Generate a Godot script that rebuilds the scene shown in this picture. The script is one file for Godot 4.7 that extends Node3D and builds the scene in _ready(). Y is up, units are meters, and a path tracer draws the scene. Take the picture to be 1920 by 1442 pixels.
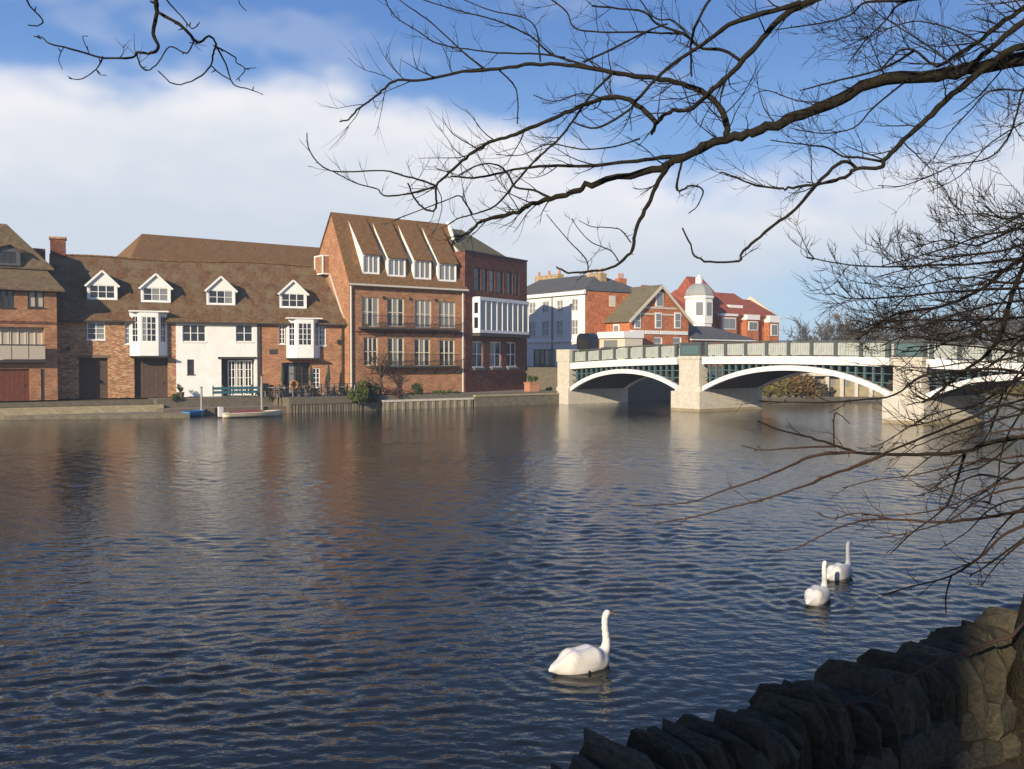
extends Node3D
# ---------------------------------------------------------------- camera numbers
const FPX := 1750.0          # focal length in photograph pixels (1920 wide)
const EYE := 4.0             # eye above the water, metres
const PITCH := 0.02628
const TH := 0.6435011        # the river's own axes, turned against the world
const THA := 0.4224         # the old cottages
const THC := 1.01219         # the dark brick block faces further downstream
var rng := RandomNumberGenerator.new()
var names := {}
var M := {}

# ---------------------------------------------------------------- small helpers
func W(s, h, t): return Vector3(0.8 * s + 0.6 * t, h, -0.6 * s + 0.8 * t)
func ray(px, py): return Basis(Vector3.RIGHT, -PITCH) * Vector3((px - 960.0) / FPX, (721.0 - py) / FPX, -1.0)
func at(px, py, depth):
	return Vector3(0, EYE, 0) + ray(px, py) * depth
func hit(node, px, py, axis, val):
	var inv = node.transform.affine_inverse()
	var o = inv * Vector3(0, EYE, 0)
	var d = inv.basis * ray(px, py)
	return o + d * ((val - o[axis]) / d[axis])
func pz(node, px, py, z = 0.0):
	var p = hit(node, px, py, 2, z)
	return Vector2(p.x, p.y)
func pxx(node, px, py, x):
	var p = hit(node, px, py, 0, x)
	return Vector2(p.z, p.y)
func on_y(px, py, y):
	var d = ray(px, py)
	return Vector3(0, EYE, 0) + d * ((y - EYE) / d.y)
func on_plane_t(px, py, t):
	var d = ray(px, py)
	return Vector3(0, EYE, 0) + d * (t / (0.6 * d.x + 0.8 * d.z))
func S(p): return 0.8 * p.x - 0.6 * p.z
func T(p): return 0.6 * p.x + 0.8 * p.z
func numbered(called):
	if not names.has(called):
		names[called] = 0
		return called
	names[called] += 1
	return "%s_%03d" % [called, names[called]]
func tag(o, label, category, group = ""):
	o.set_meta("label", label)
	o.set_meta("category", category)
	if group: o.set_meta("group", group)
func thing(called, label, category, where = Vector3.ZERO, turn = 0.0, group = ""):
	var o := Node3D.new()
	o.name = numbered(called)
	add_child(o)
	o.position = where
	o.rotation.y = turn
	tag(o, label, category, group)
	return o
func st_new(smooth = false):
	var st := SurfaceTool.new()
	st.begin(Mesh.PRIMITIVE_TRIANGLES)
	st.set_smooth_group(0 if smooth else -1)
	return st
func commit(st):
	st.generate_normals()
	return st.commit()
func put(parent, called, mesh, mat, kind = ""):
	var o := MeshInstance3D.new()
	o.name = called
	o.mesh = mesh
	o.material_override = mat
	if parent == self: o.name = numbered(called)
	parent.add_child(o, true)
	if kind: o.set_meta("kind", kind)
	return o
func part(parent, called, st, mat, kind = ""):
	return put(parent, called, commit(st), mat, kind)
func quad(st, a, b, c, d):
	st.add_vertex(a); st.add_vertex(b); st.add_vertex(c)
	st.add_vertex(a); st.add_vertex(c); st.add_vertex(d)
func tri(st, a, b, c):
	st.add_vertex(a); st.add_vertex(b); st.add_vertex(c)
func bx(st, x0, y0, z0, x1, y1, z1):
	hexa(st, [Vector3(x0, y0, z0), Vector3(x1, y0, z0), Vector3(x1, y0, z1), Vector3(x0, y0, z1), Vector3(x0, y1, z0), Vector3(x1, y1, z0), Vector3(x1, y1, z1), Vector3(x0, y1, z1)])
func hexa(st, p):   # p: four below (counter-clockwise seen from above is fine), four above
	quad(st, p[3], p[7], p[6], p[2])
	quad(st, p[1], p[5], p[4], p[0])
	quad(st, p[0], p[4], p[7], p[3])
	quad(st, p[2], p[6], p[5], p[1])
	quad(st, p[4], p[5], p[6], p[7])
	quad(st, p[3], p[2], p[1], p[0])
func box(parent, called, mat, x0, y0, z0, x1, y1, z1):
	var st = st_new()
	bx(st, min(x0, x1), min(y0, y1), min(z0, z1), max(x0, x1), max(y0, y1), max(z0, z1))
	return part(parent, called, st, mat)
func beam(st, a, b, w, h, up = Vector3.UP):
	var d = (b - a).normalized()
	if abs(d.dot(up)) > 0.99: up = Vector3.RIGHT
	var x = d.cross(up).normalized() * w * 0.5
	var y = x.cross(d).normalized() * h * 0.5
	var q = []
	for k in [[-1, -1], [1, -1], [1, 1], [-1, 1]]:
		q.append(x * k[0] + y * k[1])
	for i in 4:
		var j = (i + 1) % 4
		quad(st, a + q[i], a + q[j], b + q[j], b + q[i])
	quad(st, a + q[3], a + q[2], a + q[1], a + q[0])
	quad(st, b + q[0], b + q[1], b + q[2], b + q[3])
func extrude(st, poly, z0, z1):     # poly: x,y points; solid between z0 and z1
	var n = poly.size()
	var idx = Geometry2D.triangulate_polygon(PackedVector2Array(poly))
	for i in range(0, idx.size(), 3):
		var a = poly[idx[i]]; var b = poly[idx[i + 1]]; var c = poly[idx[i + 2]]
		tri(st, Vector3(a.x, a.y, z1), Vector3(b.x, b.y, z1), Vector3(c.x, c.y, z1))
		tri(st, Vector3(c.x, c.y, z0), Vector3(b.x, b.y, z0), Vector3(a.x, a.y, z0))
	for i in n:
		var a = poly[i]; var b = poly[(i + 1) % n]
		quad(st, Vector3(a.x, a.y, z0), Vector3(b.x, b.y, z0), Vector3(b.x, b.y, z1), Vector3(a.x, a.y, z1))
func slab(st, pts, th):             # a flat polygon of 3 or 4 points given thickness downwards
	var o = Vector3(0, -th, 0)
	if pts.size() == 4:
		quad(st, pts[0], pts[1], pts[2], pts[3])
		quad(st, pts[3] + o, pts[2] + o, pts[1] + o, pts[0] + o)
	else:
		tri(st, pts[0], pts[1], pts[2])
		tri(st, pts[2] + o, pts[1] + o, pts[0] + o)
	for i in pts.size():
		var a = pts[i]; var b = pts[(i + 1) % pts.size()]
		quad(st, a, a + o, b + o, b)
func tube(st, pts, rad, sides = 5):
	var n = pts.size()
	if n < 2: return
	var rings = []
	var up = Vector3(0.3, 0.9, 0.31).normalized()
	for i in n:
		var d = (pts[min(i + 1, n - 1)] - pts[max(i - 1, 0)])
		if d.length() < 1e-6: d = Vector3.UP
		d = d.normalized()
		var x = d.cross(up)
		if x.length() < 0.05: x = d.cross(Vector3.RIGHT)
		x = x.normalized()
		up = x.cross(d).normalized()
		var ring = []
		for k in sides:
			var a = TAU * k / sides
			ring.append(pts[i] + (x * cos(a) + up * sin(a)) * rad[i])
		rings.append(ring)
	for i in n - 1:
		for k in sides:
			var j = (k + 1) % sides
			quad(st, rings[i][k], rings[i + 1][k], rings[i + 1][j], rings[i][j])
	for k in range(1, sides - 1):
		tri(st, rings[n - 1][0], rings[n - 1][k], rings[n - 1][k + 1])
		tri(st, rings[0][k + 1], rings[0][k], rings[0][0])
func cyl(st, base, top, r0, r1, sides = 10):
	tube(st, [base, top], [r0, r1], sides)

# ---------------------------------------------------------------- materials
func lin(r, g, b): return Color(r, g, b).linear_to_srgb()
func plain(c, rough = 0.8, metal = 0.0, spec = 0.5):
	var m := StandardMaterial3D.new()
	m.albedo_color = c
	m.roughness = rough
	m.metallic = metal
	m.metallic_specular = spec
	return m
func noise_img(seed_, freq, size, oct_ = 4, kind = FastNoiseLite.TYPE_SIMPLEX_SMOOTH):
	var n := FastNoiseLite.new()
	n.seed = seed_
	n.noise_type = kind
	n.frequency = freq
	n.fractal_type = FastNoiseLite.FRACTAL_FBM
	n.fractal_octaves = oct_
	return n.get_seamless_image(size, size)
func tri_mat(img, tile, rough = 0.85, spec = 0.4, bump = null, bump_cm = 0.0):
	var m := StandardMaterial3D.new()
	img.generate_mipmaps()
	m.albedo_texture = ImageTexture.create_from_image(img)
	m.uv1_triplanar = true
	m.uv1_triplanar_sharpness = 4.0
	m.uv1_scale = Vector3.ONE / tile
	m.roughness = rough
	m.metallic_specular = spec
	if bump != null:
		m.heightmap_enabled = true
		m.heightmap_texture = ImageTexture.create_from_image(bump)
		m.heightmap_scale = bump_cm
	return m
func mottled(a, b, c, tile, seed_, rough = 0.85, fine = 0.05, coarse = 0.016, size = 176, spec = 0.4, bump_cm = 0.0):
	# three base colours (linear) laid in coarse and fine patches
	var n1 = noise_img(seed_, coarse, size, 4)
	var n2 = noise_img(seed_ + 7, fine, size, 4)
	var img := Image.create(size, size, false, Image.FORMAT_RGB8)
	for y in size:
		for x in size:
			var u = n1.get_pixel(x, y).r
			var v = n2.get_pixel(x, y).r
			var k = a.lerp(b, clamp((u - 0.3) * 2.5, 0, 1)).lerp(c, clamp((v - 0.5) * 2.2, 0, 1))
			img.set_pixel(x, y, k.linear_to_srgb())
	return tri_mat(img, tile, rough, spec, n2 if bump_cm > 0 else null, bump_cm)
func brick(tones, mortar, seed_, mort = 0.35):
	# wall masonry too far away for single bricks to show: 4 m of it, each brick a tone of its own
	var size = 384
	var img := Image.create(size, size, false, Image.FORMAT_RGB8)
	var r := RandomNumberGenerator.new()
	r.seed = seed_
	var rows = 54; var cols = 18
	var n1 = noise_img(seed_, 0.008, size, 3)
	var tone = []
	for i in rows * cols: tone.append([tones[r.randi() % tones.size()], r.randf_range(0.75, 1.2)])
	for y in size:
		var ry = y * rows / float(size)
		var j = int(ry)
		var fy = ry - j
		for x in size:
			var rx = x * cols / float(size) + (0.5 if j % 2 else 0.0)
			var i = int(rx) % cols
			var fx = rx - int(rx)
			var tn = tone[j * cols + i]
			var k: Color = tn[0] * (tn[1] * (0.8 + 0.4 * n1.get_pixel(x, y).r))
			if fy < 0.16 or fx < 0.05: k = k.lerp(mortar, mort)
			img.set_pixel(x, y, k.linear_to_srgb())
	return tri_mat(img, 4.0, 0.9, 0.25)
func rooftile(tones, moss, seed_, mossy = 0.5):
	var size = 384
	var img := Image.create(size, size, false, Image.FORMAT_RGB8)
	var r := RandomNumberGenerator.new()
	r.seed = seed_
	var rows = 40; var cols = 26
	var n1 = noise_img(seed_, 0.009, size, 4)
	var n2 = noise_img(seed_ + 3, 0.05, size, 3)
	var tone = []
	for i in rows * cols: tone.append(tones[r.randi() % tones.size()] * r.randf_range(0.8, 1.2))
	for y in size:
		var j = int(y * rows / float(size))
		for x in size:
			var i = int(x * cols / float(size) + (0.5 if j % 2 else 0.0)) % cols
			var k: Color = tone[j * cols + i]
			k = k.lerp(moss, clamp((n1.get_pixel(x, y).r * 0.7 + n2.get_pixel(x, y).r * 0.5 - 0.5) * 2.4 * mossy, 0, 0.85))
			img.set_pixel(x, y, k.linear_to_srgb())
	return tri_mat(img, 5.0, 0.92, 0.2)
func materials():
	var c = func(r, g, b): return Color(r, g, b)
	M.brick_orange = brick([c.call(0.36, 0.175, 0.085), c.call(0.40, 0.20, 0.10), c.call(0.33, 0.155, 0.08), c.call(0.31, 0.16, 0.095)], c.call(0.40, 0.33, 0.25), 11)
	M.brick_old = brick([c.call(0.34, 0.19, 0.10), c.call(0.40, 0.25, 0.13), c.call(0.26, 0.12, 0.07), c.call(0.44, 0.30, 0.17), c.call(0.34, 0.15, 0.08)], c.call(0.42, 0.36, 0.27), 12)
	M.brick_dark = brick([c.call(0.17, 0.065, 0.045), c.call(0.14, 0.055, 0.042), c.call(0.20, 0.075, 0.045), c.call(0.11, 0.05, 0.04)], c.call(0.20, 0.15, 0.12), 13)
	M.brick_red = brick([c.call(0.44, 0.15, 0.06), c.call(0.48, 0.18, 0.07), c.call(0.40, 0.12, 0.05)], c.call(0.5, 0.35, 0.25), 14, 0.25)
	M.brick_tan = brick([c.call(0.36, 0.27, 0.13), c.call(0.42, 0.32, 0.17), c.call(0.30, 0.22, 0.11)], c.call(0.4, 0.34, 0.24), 15)
	M.tile_brown = rooftile([c.call(0.125, 0.064, 0.034), c.call(0.16, 0.080, 0.041), c.call(0.095, 0.055, 0.032), c.call(0.14, 0.085, 0.048)], c.call(0.185, 0.15, 0.09), 21, 1.25)
	M.tile_warm = rooftile([c.call(0.185, 0.10, 0.045), c.call(0.22, 0.118, 0.052), c.call(0.165, 0.09, 0.045)], c.call(0.16, 0.12, 0.06), 22, 0.6)
	M.tile_dull = rooftile([c.call(0.16, 0.115, 0.07), c.call(0.19, 0.135, 0.08), c.call(0.14, 0.10, 0.065)], c.call(0.15, 0.135, 0.075), 26, 0.7)
	M.tile_red = rooftile([c.call(0.30, 0.085, 0.05), c.call(0.26, 0.075, 0.05), c.call(0.33, 0.10, 0.06)], c.call(0.2, 0.1, 0.07), 23, 0.3)
	M.tile_olive = rooftile([c.call(0.16, 0.14, 0.09), c.call(0.19, 0.16, 0.10), c.call(0.14, 0.125, 0.09)], c.call(0.12, 0.12, 0.07), 24, 0.6)
	M.slate = rooftile([c.call(0.10, 0.105, 0.11), c.call(0.12, 0.12, 0.125), c.call(0.085, 0.09, 0.10)], c.call(0.11, 0.11, 0.085), 25, 0.4)
	M.white = mottled(c.call(0.80, 0.79, 0.76), c.call(0.74, 0.73, 0.69), c.call(0.82, 0.81, 0.79), 3.0, 31, 0.7, 0.05, 0.015)
	M.trim = plain(lin(0.80, 0.79, 0.76), 0.5)
	M.cream = plain(lin(0.62, 0.56, 0.44), 0.7)
	M.glass = plain(lin(0.018, 0.021, 0.024), 0.06, 0.0, 0.6)
	M.glass_pale = plain(lin(0.20, 0.21, 0.21), 0.12, 0.0, 0.6)
	M.curtain = plain(lin(0.48, 0.42, 0.33), 0.6)
	M.door_wood = mottled(c.call(0.085, 0.055, 0.04), c.call(0.065, 0.045, 0.035), c.call(0.11, 0.07, 0.05), 1.5, 32, 0.7)
	M.door_red = mottled(c.call(0.16, 0.055, 0.028), c.call(0.13, 0.045, 0.025), c.call(0.19, 0.07, 0.035), 1.5, 33, 0.6)
	M.dark = plain(lin(0.02, 0.02, 0.02), 0.8)
	M.dark_trim = plain(lin(0.045, 0.04, 0.035), 0.6)
	M.lead = plain(lin(0.10, 0.10, 0.11), 0.6)
	M.lead_pale = mottled(c.call(0.30, 0.31, 0.31), c.call(0.25, 0.26, 0.26), c.call(0.34, 0.35, 0.34), 2.0, 44, 0.6)
	M.iron = plain(lin(0.02, 0.021, 0.022), 0.5)
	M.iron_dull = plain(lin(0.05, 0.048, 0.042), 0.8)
	M.rail_bar = plain(lin(0.20, 0.22, 0.19), 0.6)
	M.far_wood = mottled(c.call(0.10, 0.095, 0.075), c.call(0.08, 0.085, 0.06), c.call(0.12, 0.11, 0.09), 40.0, 45, 0.95)
	M.leaf_olive = plain(lin(0.15, 0.13, 0.04), 0.85, 0.0, 0.3)
	M.teal_paint = plain(lin(0.04, 0.12, 0.15), 0.6)
	M.gutter = plain(lin(0.55, 0.53, 0.47), 0.5)
	M.stone = mottled(c.call(0.58, 0.545, 0.47), c.call(0.51, 0.475, 0.40), c.call(0.42, 0.39, 0.32), 2.2, 34, 0.9, 0.06, 0.02)
	M.stone_dull = mottled(c.call(0.36, 0.31, 0.20), c.call(0.30, 0.25, 0.16), c.call(0.22, 0.19, 0.12), 2.5, 35, 0.9, 0.05, 0.015)
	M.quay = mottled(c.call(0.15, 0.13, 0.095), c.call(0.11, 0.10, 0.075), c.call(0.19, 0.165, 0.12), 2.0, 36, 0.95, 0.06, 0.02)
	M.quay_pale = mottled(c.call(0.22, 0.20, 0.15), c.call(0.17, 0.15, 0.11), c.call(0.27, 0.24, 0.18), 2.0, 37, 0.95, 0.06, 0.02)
	M.grass = mottled(c.call(0.085, 0.09, 0.03), c.call(0.11, 0.10, 0.045), c.call(0.06, 0.07, 0.025), 2.0, 38, 0.95, 0.1, 0.03)
	M.paving = mottled(c.call(0.22, 0.19, 0.15), c.call(0.17, 0.15, 0.12), c.call(0.25, 0.22, 0.18), 3.0, 39, 0.95)
	M.asphalt = mottled(c.call(0.05, 0.05, 0.05), c.call(0.04, 0.04, 0.04), c.call(0.065, 0.06, 0.055), 1.2, 40, 0.95, 0.12, 0.02)
	M.bridge_white = mottled(c.call(0.80, 0.79, 0.78), c.call(0.76, 0.75, 0.73), c.call(0.68, 0.665, 0.63), 4.0, 41, 0.55, 0.04, 0.015)
	M.teal = plain(lin(0.075, 0.135, 0.14), 0.6)
	M.rail_post = plain(lin(0.07, 0.085, 0.08), 0.6)
	M.rail_panel = mottled(c.call(0.40, 0.43, 0.40), c.call(0.33, 0.37, 0.35), c.call(0.45, 0.47, 0.44), 2.0, 42, 0.6, 0.04, 0.02)
	M.graffiti = plain(lin(0.75, 0.42, 0.32), 0.6)
	M.bark = mottled(c.call(0.024, 0.021, 0.016), c.call(0.016, 0.0145, 0.0125), c.call(0.040, 0.037, 0.021), 0.35, 43, 0.95, 0.08, 0.03, 176, 0.15, 0.5)
	M.twig = plain(lin(0.021, 0.018, 0.017), 0.9, 0.0, 0.15)
	M.twig_red = plain(lin(0.052, 0.034, 0.027), 0.85, 0.0, 0.2)
	M.wall_stone = []
	for k in 4:
		var d = [1.0, 0.8, 1.2, 0.9][k]
		M.wall_stone.append(mottled(c.call(0.078, 0.067, 0.047) * d, c.call(0.048, 0.043, 0.033) * d, c.call(0.034, 0.038, 0.021) * d, 0.5, 50 + k, 0.95, 0.06, 0.02, 128, 0.15, 0.25))
	M.earth = mottled(c.call(0.038, 0.032, 0.024), c.call(0.028, 0.025, 0.019), c.call(0.05, 0.043, 0.03), 1.0, 60, 0.98, 0.09, 0.02)
	M.feather = plain(lin(0.64, 0.625, 0.59), 0.85, 0.0, 0.2)
	M.bill = plain(lin(0.55, 0.16, 0.04), 0.5)
	M.black = plain(lin(0.012, 0.012, 0.012), 0.5)
	M.leaf = plain(lin(0.085, 0.11, 0.030), 0.8, 0.0, 0.3)
	M.leaf_dark = plain(lin(0.045, 0.065, 0.022), 0.8, 0.0, 0.3)
	M.leaf_lime = plain(lin(0.30, 0.34, 0.06), 0.8, 0.0, 0.3)
	M.leaf_brown = plain(lin(0.15, 0.10, 0.045), 0.9, 0.0, 0.2)
	M.bramble = plain(lin(0.10, 0.055, 0.045), 0.9, 0.0, 0.2)
	M.winter_twig = plain(lin(0.085, 0.068, 0.048), 0.95, 0.0, 0.1)
	M.terracotta = plain(lin(0.42, 0.20, 0.11), 0.85)
	M.pole = plain(lin(0.30, 0.29, 0.26), 0.7)
	M.boat_white = plain(lin(0.72, 0.66, 0.50), 0.35)
	M.boat_red = plain(lin(0.20, 0.035, 0.045), 0.6)
	M.boat_blue = plain(lin(0.06, 0.28, 0.55), 0.5)
	M.navy = plain(lin(0.012, 0.016, 0.03), 0.35)
	M.canopy = plain(lin(0.02, 0.045, 0.03), 0.9)
	M.skin = plain(lin(0.45, 0.27, 0.19), 0.7)
	M.cloth_a = plain(lin(0.03, 0.03, 0.04), 0.9)
	M.cloth_b = plain(lin(0.55, 0.55, 0.58), 0.9)
	M.cloth_c = plain(lin(0.5, 0.2, 0.05), 0.9)
	M.metal = plain(lin(0.30, 0.31, 0.32), 0.4, 0.6)
	M.wood = mottled(c.call(0.16, 0.12, 0.085), c.call(0.12, 0.09, 0.065), c.call(0.20, 0.155, 0.11), 1.0, 61, 0.9)

# ---------------------------------------------------------------- sky
func sky_panorama():
	var w = 1536; var h = 768
	var img := Image.create(w, h, false, Image.FORMAT_RGB8)
	var n1 := FastNoiseLite.new(); n1.seed = 5; n1.frequency = 2.2; n1.fractal_octaves = 5
	var n2 := FastNoiseLite.new(); n2.seed = 9; n2.frequency = 6.0; n2.fractal_octaves = 5
	var n3 := FastNoiseLite.new(); n3.seed = 14; n3.frequency = 1.3; n3.fractal_octaves = 3
	var n4 := FastNoiseLite.new(); n4.seed = 21; n4.frequency = 15.0; n4.fractal_octaves = 4
	var low = Color(0.76, 0.89, 0.97).srgb_to_linear()
	var mid = Color(0.56, 0.73, 0.94).srgb_to_linear()
	var high = Color(0.395, 0.565, 0.82).srgb_to_linear()
	var top = Color(0.27, 0.39, 0.64).srgb_to_linear()
	var cl_hi = Color(0.985, 0.98, 0.995).srgb_to_linear()
	var cl_lo = Color(0.845, 0.885, 0.935).srgb_to_linear()
	for y in h:
		var el = (0.5 - (y + 0.5) / h) * 180.0
		if el < -2.0:
			for x in w: img.set_pixel(x, y, Color(0.40, 0.42, 0.45))
			continue
		var blue = low.lerp(mid, smoothstep(0.0, 11.0, el)).lerp(high, smoothstep(9.0, 22.0, el)).lerp(top, smoothstep(24.0, 75.0, el))
		for x in w:
			# azimuth: 0 straight down the camera's view, positive to the right of it
			var az = wrapf((x + 0.5) / w * TAU, -PI, PI)
			var e = deg_to_rad(el)
			var d = Vector3(sin(az) * cos(e), sin(e) * 2.4, -cos(az) * cos(e))
			var a = n1.get_noise_3dv(d)
			var b = n2.get_noise_3dv(d)
			var g = n3.get_noise_3dv(d)
			var f = n4.get_noise_3dv(d)
			var azd = rad_to_deg(az)
			# the long bank of cloud: its top lies near 15 degrees and falls away to the right, where its foot lifts off the horizon
			var right = smoothstep(-6.0, 22.0, azd) * smoothstep(110.0, 50.0, azd)
			var crest = 13.7 - 1.6 * right + 3.0 * a + 3.0 * b + 1.2 * f - 3.0 * g
			var den = smoothstep(1.5, -2.2 - 2.0 * right, el - crest + 0.8 * f)
			var foot = 4.2 * right + 2.0 * b
			den *= lerp(1.0, smoothstep(foot - 1.0, foot + 3.5, el), 0.9 * right)
			den = max(den, 0.18 * smoothstep(0.0, 0.45, b + 0.6 * a + 0.25 * f) * smoothstep(55.0, 20.0, el))
			var lit = smoothstep(-8.0, 1.0, el - crest + 5.0 * b + 2.5 * f)
			var cl = cl_lo.lerp(cl_hi, lit)
			img.set_pixel(x, y, blue.lerp(cl, clamp(den, 0, 1)).linear_to_srgb())
	return ImageTexture.create_from_image(img)

func stage():
	var cam := Camera3D.new()
	cam.name = "camera"
	cam.fov = rad_to_deg(2.0 * atan(721.0 / FPX))
	cam.position = Vector3(0, EYE, 0)
	cam.rotation.x = -PITCH
	cam.near = 0.05
	cam.far = 3000.0
	add_child(cam)
	cam.current = true
	var env := Environment.new()
	env.background_mode = Environment.BG_SKY
	var sky := Sky.new()
	var sm := PanoramaSkyMaterial.new()
	sm.panorama = sky_panorama()
	sm.energy_multiplier = 1.0
	sky.sky_material = sm
	env.sky = sky
	env.background_energy_multiplier = 0.71
	env.tonemap_mode = Environment.TONE_MAPPER_LINEAR
	env.tonemap_exposure = 1.36
	env.fog_enabled = true
	env.fog_density = 0.0006
	env.fog_light_color = Color(0.80, 0.88, 0.96)
	env.sdfgi_enabled = true
	env.ssao_enabled = true
	env.ssil_enabled = true
	var we := WorldEnvironment.new()
	we.name = "world"
	we.environment = env
	add_child(we)
	var sun := DirectionalLight3D.new()
	sun.name = "sun"
	sun.light_energy = 1.5
	sun.light_color = Color(1.0, 0.925, 0.81)
	sun.light_angular_distance = 0.5
	sun.shadow_enabled = true
	var el = deg_to_rad(19.0)
	var towards = Vector3(-0.47 * cos(el), sin(el), 0.883 * cos(el)).normalized()
	add_child(sun)
	sun.look_at_from_position(towards * 50.0, Vector3.ZERO)

# ---------------------------------------------------------------- building kit
func rect(node, l, t, r, b, z = 0.0):
	var m = (t + b) * 0.5
	var c = (l + r) * 0.5
	return [pz(node, l, m, z).x, pz(node, r, m, z).x, pz(node, c, b, z).y, pz(node, c, t, z).y]
func facade(st, x0, x1, y0, y1, z, ops, rev = 0.14):
	var xs = [x0, x1]; var ys = [y0, y1]
	for o in ops:
		xs.append(clamp(o[0], x0, x1)); xs.append(clamp(o[1], x0, x1))
		ys.append(clamp(o[2], y0, y1)); ys.append(clamp(o[3], y0, y1))
	xs.sort(); ys.sort()
	for i in xs.size() - 1:
		for j in ys.size() - 1:
			if xs[i + 1] - xs[i] < 1e-4 or ys[j + 1] - ys[j] < 1e-4: continue
			var cx = (xs[i] + xs[i + 1]) * 0.5
			var cy = (ys[j] + ys[j + 1]) * 0.5
			var inside = false
			for o in ops:
				if cx > o[0] and cx < o[1] and cy > o[2] and cy < o[3]: inside = true
			if not inside:
				quad(st, Vector3(xs[i], ys[j], z), Vector3(xs[i], ys[j + 1], z), Vector3(xs[i + 1], ys[j + 1], z), Vector3(xs[i + 1], ys[j], z))
	for o in ops:
		var d = o[4] if o.size() > 4 else rev
		quad(st, Vector3(o[0], o[2], z), Vector3(o[0], o[3], z), Vector3(o[0], o[3], z - d), Vector3(o[0], o[2], z - d))
		quad(st, Vector3(o[1], o[2], z - d), Vector3(o[1], o[3], z - d), Vector3(o[1], o[3], z), Vector3(o[1], o[2], z))
		quad(st, Vector3(o[0], o[3], z - d), Vector3(o[0], o[3], z), Vector3(o[1], o[3], z), Vector3(o[1], o[3], z - d))
		quad(st, Vector3(o[0], o[2], z), Vector3(o[0], o[2], z - d), Vector3(o[1], o[2], z - d), Vector3(o[1], o[2], z))
func shell(st, x0, x1, y0, y1, z0, z1):   # the other three sides of a house whose front is a facade at z1
	quad(st, Vector3(x0, y0, z0), Vector3(x0, y1, z0), Vector3(x0, y1, z1), Vector3(x0, y0, z1))
	quad(st, Vector3(x1, y0, z1), Vector3(x1, y1, z1), Vector3(x1, y1, z0), Vector3(x1, y0, z0))
	quad(st, Vector3(x1, y0, z0), Vector3(x1, y1, z0), Vector3(x0, y1, z0), Vector3(x0, y0, z0))
func window(node, r, z, cols = 2, rows = 2, frame = null, pane = null, called = "window", fw = 0.07, mw = 0.04, dep = 0.14, sill = true):
	if frame == null: frame = M.trim
	if pane == null: pane = M.glass
	var st = st_new()
	var x0 = r[0]; var x1 = r[1]; var y0 = r[2]; var y1 = r[3]
	var zb = z - dep
	var zf = z - dep + 0.07
	bx(st, x0 + 0.003, y0 + 0.003, zb, x0 + fw, y1 - 0.003, zf)
	bx(st, x1 - fw, y0 + 0.003, zb, x1 - 0.003, y1 - 0.003, zf)
	bx(st, x0 + fw, y1 - fw, zb, x1 - fw, y1 - 0.003, zf)
	bx(st, x0 + fw, y0 + 0.003, zb, x1 - fw, y0 + fw, zf)
	var cw = (x1 - x0 - 2 * fw) / cols
	for i in range(1, cols):
		var x = x0 + fw + cw * i
		var k = mw * (1.6 if cols <= 3 else 1.0)
		bx(st, x - k * 0.5, y0 + fw, zb + 0.005, x + k * 0.5, y1 - fw, zf - 0.004)
	var ch = (y1 - y0 - 2 * fw) / rows
	for j in range(1, rows):
		var y = y0 + fw + ch * j
		bx(st, x0 + fw, y - mw * 0.5, zb + 0.01, x1 - fw, y + mw * 0.5, zf - 0.012)
	var w = part(node, called, st, frame)
	for i in (cols if cols <= 4 else 1):
		var a = x0 + fw + (cw * i if cols <= 4 else 0.0)
		var b = a + (cw if cols <= 4 else x1 - x0 - 2 * fw)
		var sp = st_new()
		# each pane leans a hair its own way, as old glass does
		var lean = rng.randf_range(-0.012, 0.012)
		quad(sp, Vector3(a, y0 + fw, zb + 0.02 + lean), Vector3(a, y1 - fw, zb + 0.02), Vector3(b, y1 - fw, zb + 0.02 - lean), Vector3(b, y0 + fw, zb + 0.02))
		# some rooms have pale blinds or curtains behind the glass
		part(w, "pane", sp, M.glass_pale if pane == M.glass and rng.randf() < 0.22 else pane)
	if sill:
		var ss = st_new()
		bx(ss, x0 - 0.05, y0 - 0.07, z - dep, x1 + 0.05, y0, z + 0.06)
		part(w, "sill", ss, frame)
	return w
func door(node, r, z, mat, called = "door", dep = 0.3, planks = 5):
	var st = st_new()
	var n = planks
	var w = (r[1] - r[0]) / n
	for i in n:
		bx(st, r[0] + w * i + 0.006, r[2], z - dep, r[0] + w * (i + 1) - 0.006, r[3], z - dep + 0.05)
	bx(st, r[0], r[2], z - dep - 0.03, r[1], r[3], z - dep)
	var d = part(node, called, st, mat)
	var sh = st_new()
	bx(sh, r[1] - 0.35, r[2] + 1.0, z - dep + 0.05, r[1] - 0.25, r[2] + 1.12, z - dep + 0.1)
	part(d, "handle", sh, M.iron)
	return d
func roof_plane_z(node, px, py, ye, ze, yr, zr):
	# the depth at which the ray through a pixel meets the slope from (ye, ze) to (yr, zr)
	var z = (ze + zr) * 0.5
	for i in 30:
		var y = pz(node, px, py, z).y
		z = lerp(z, ze + (y - ye) / (yr - ye) * (zr - ze), 0.6)
	return z
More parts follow.
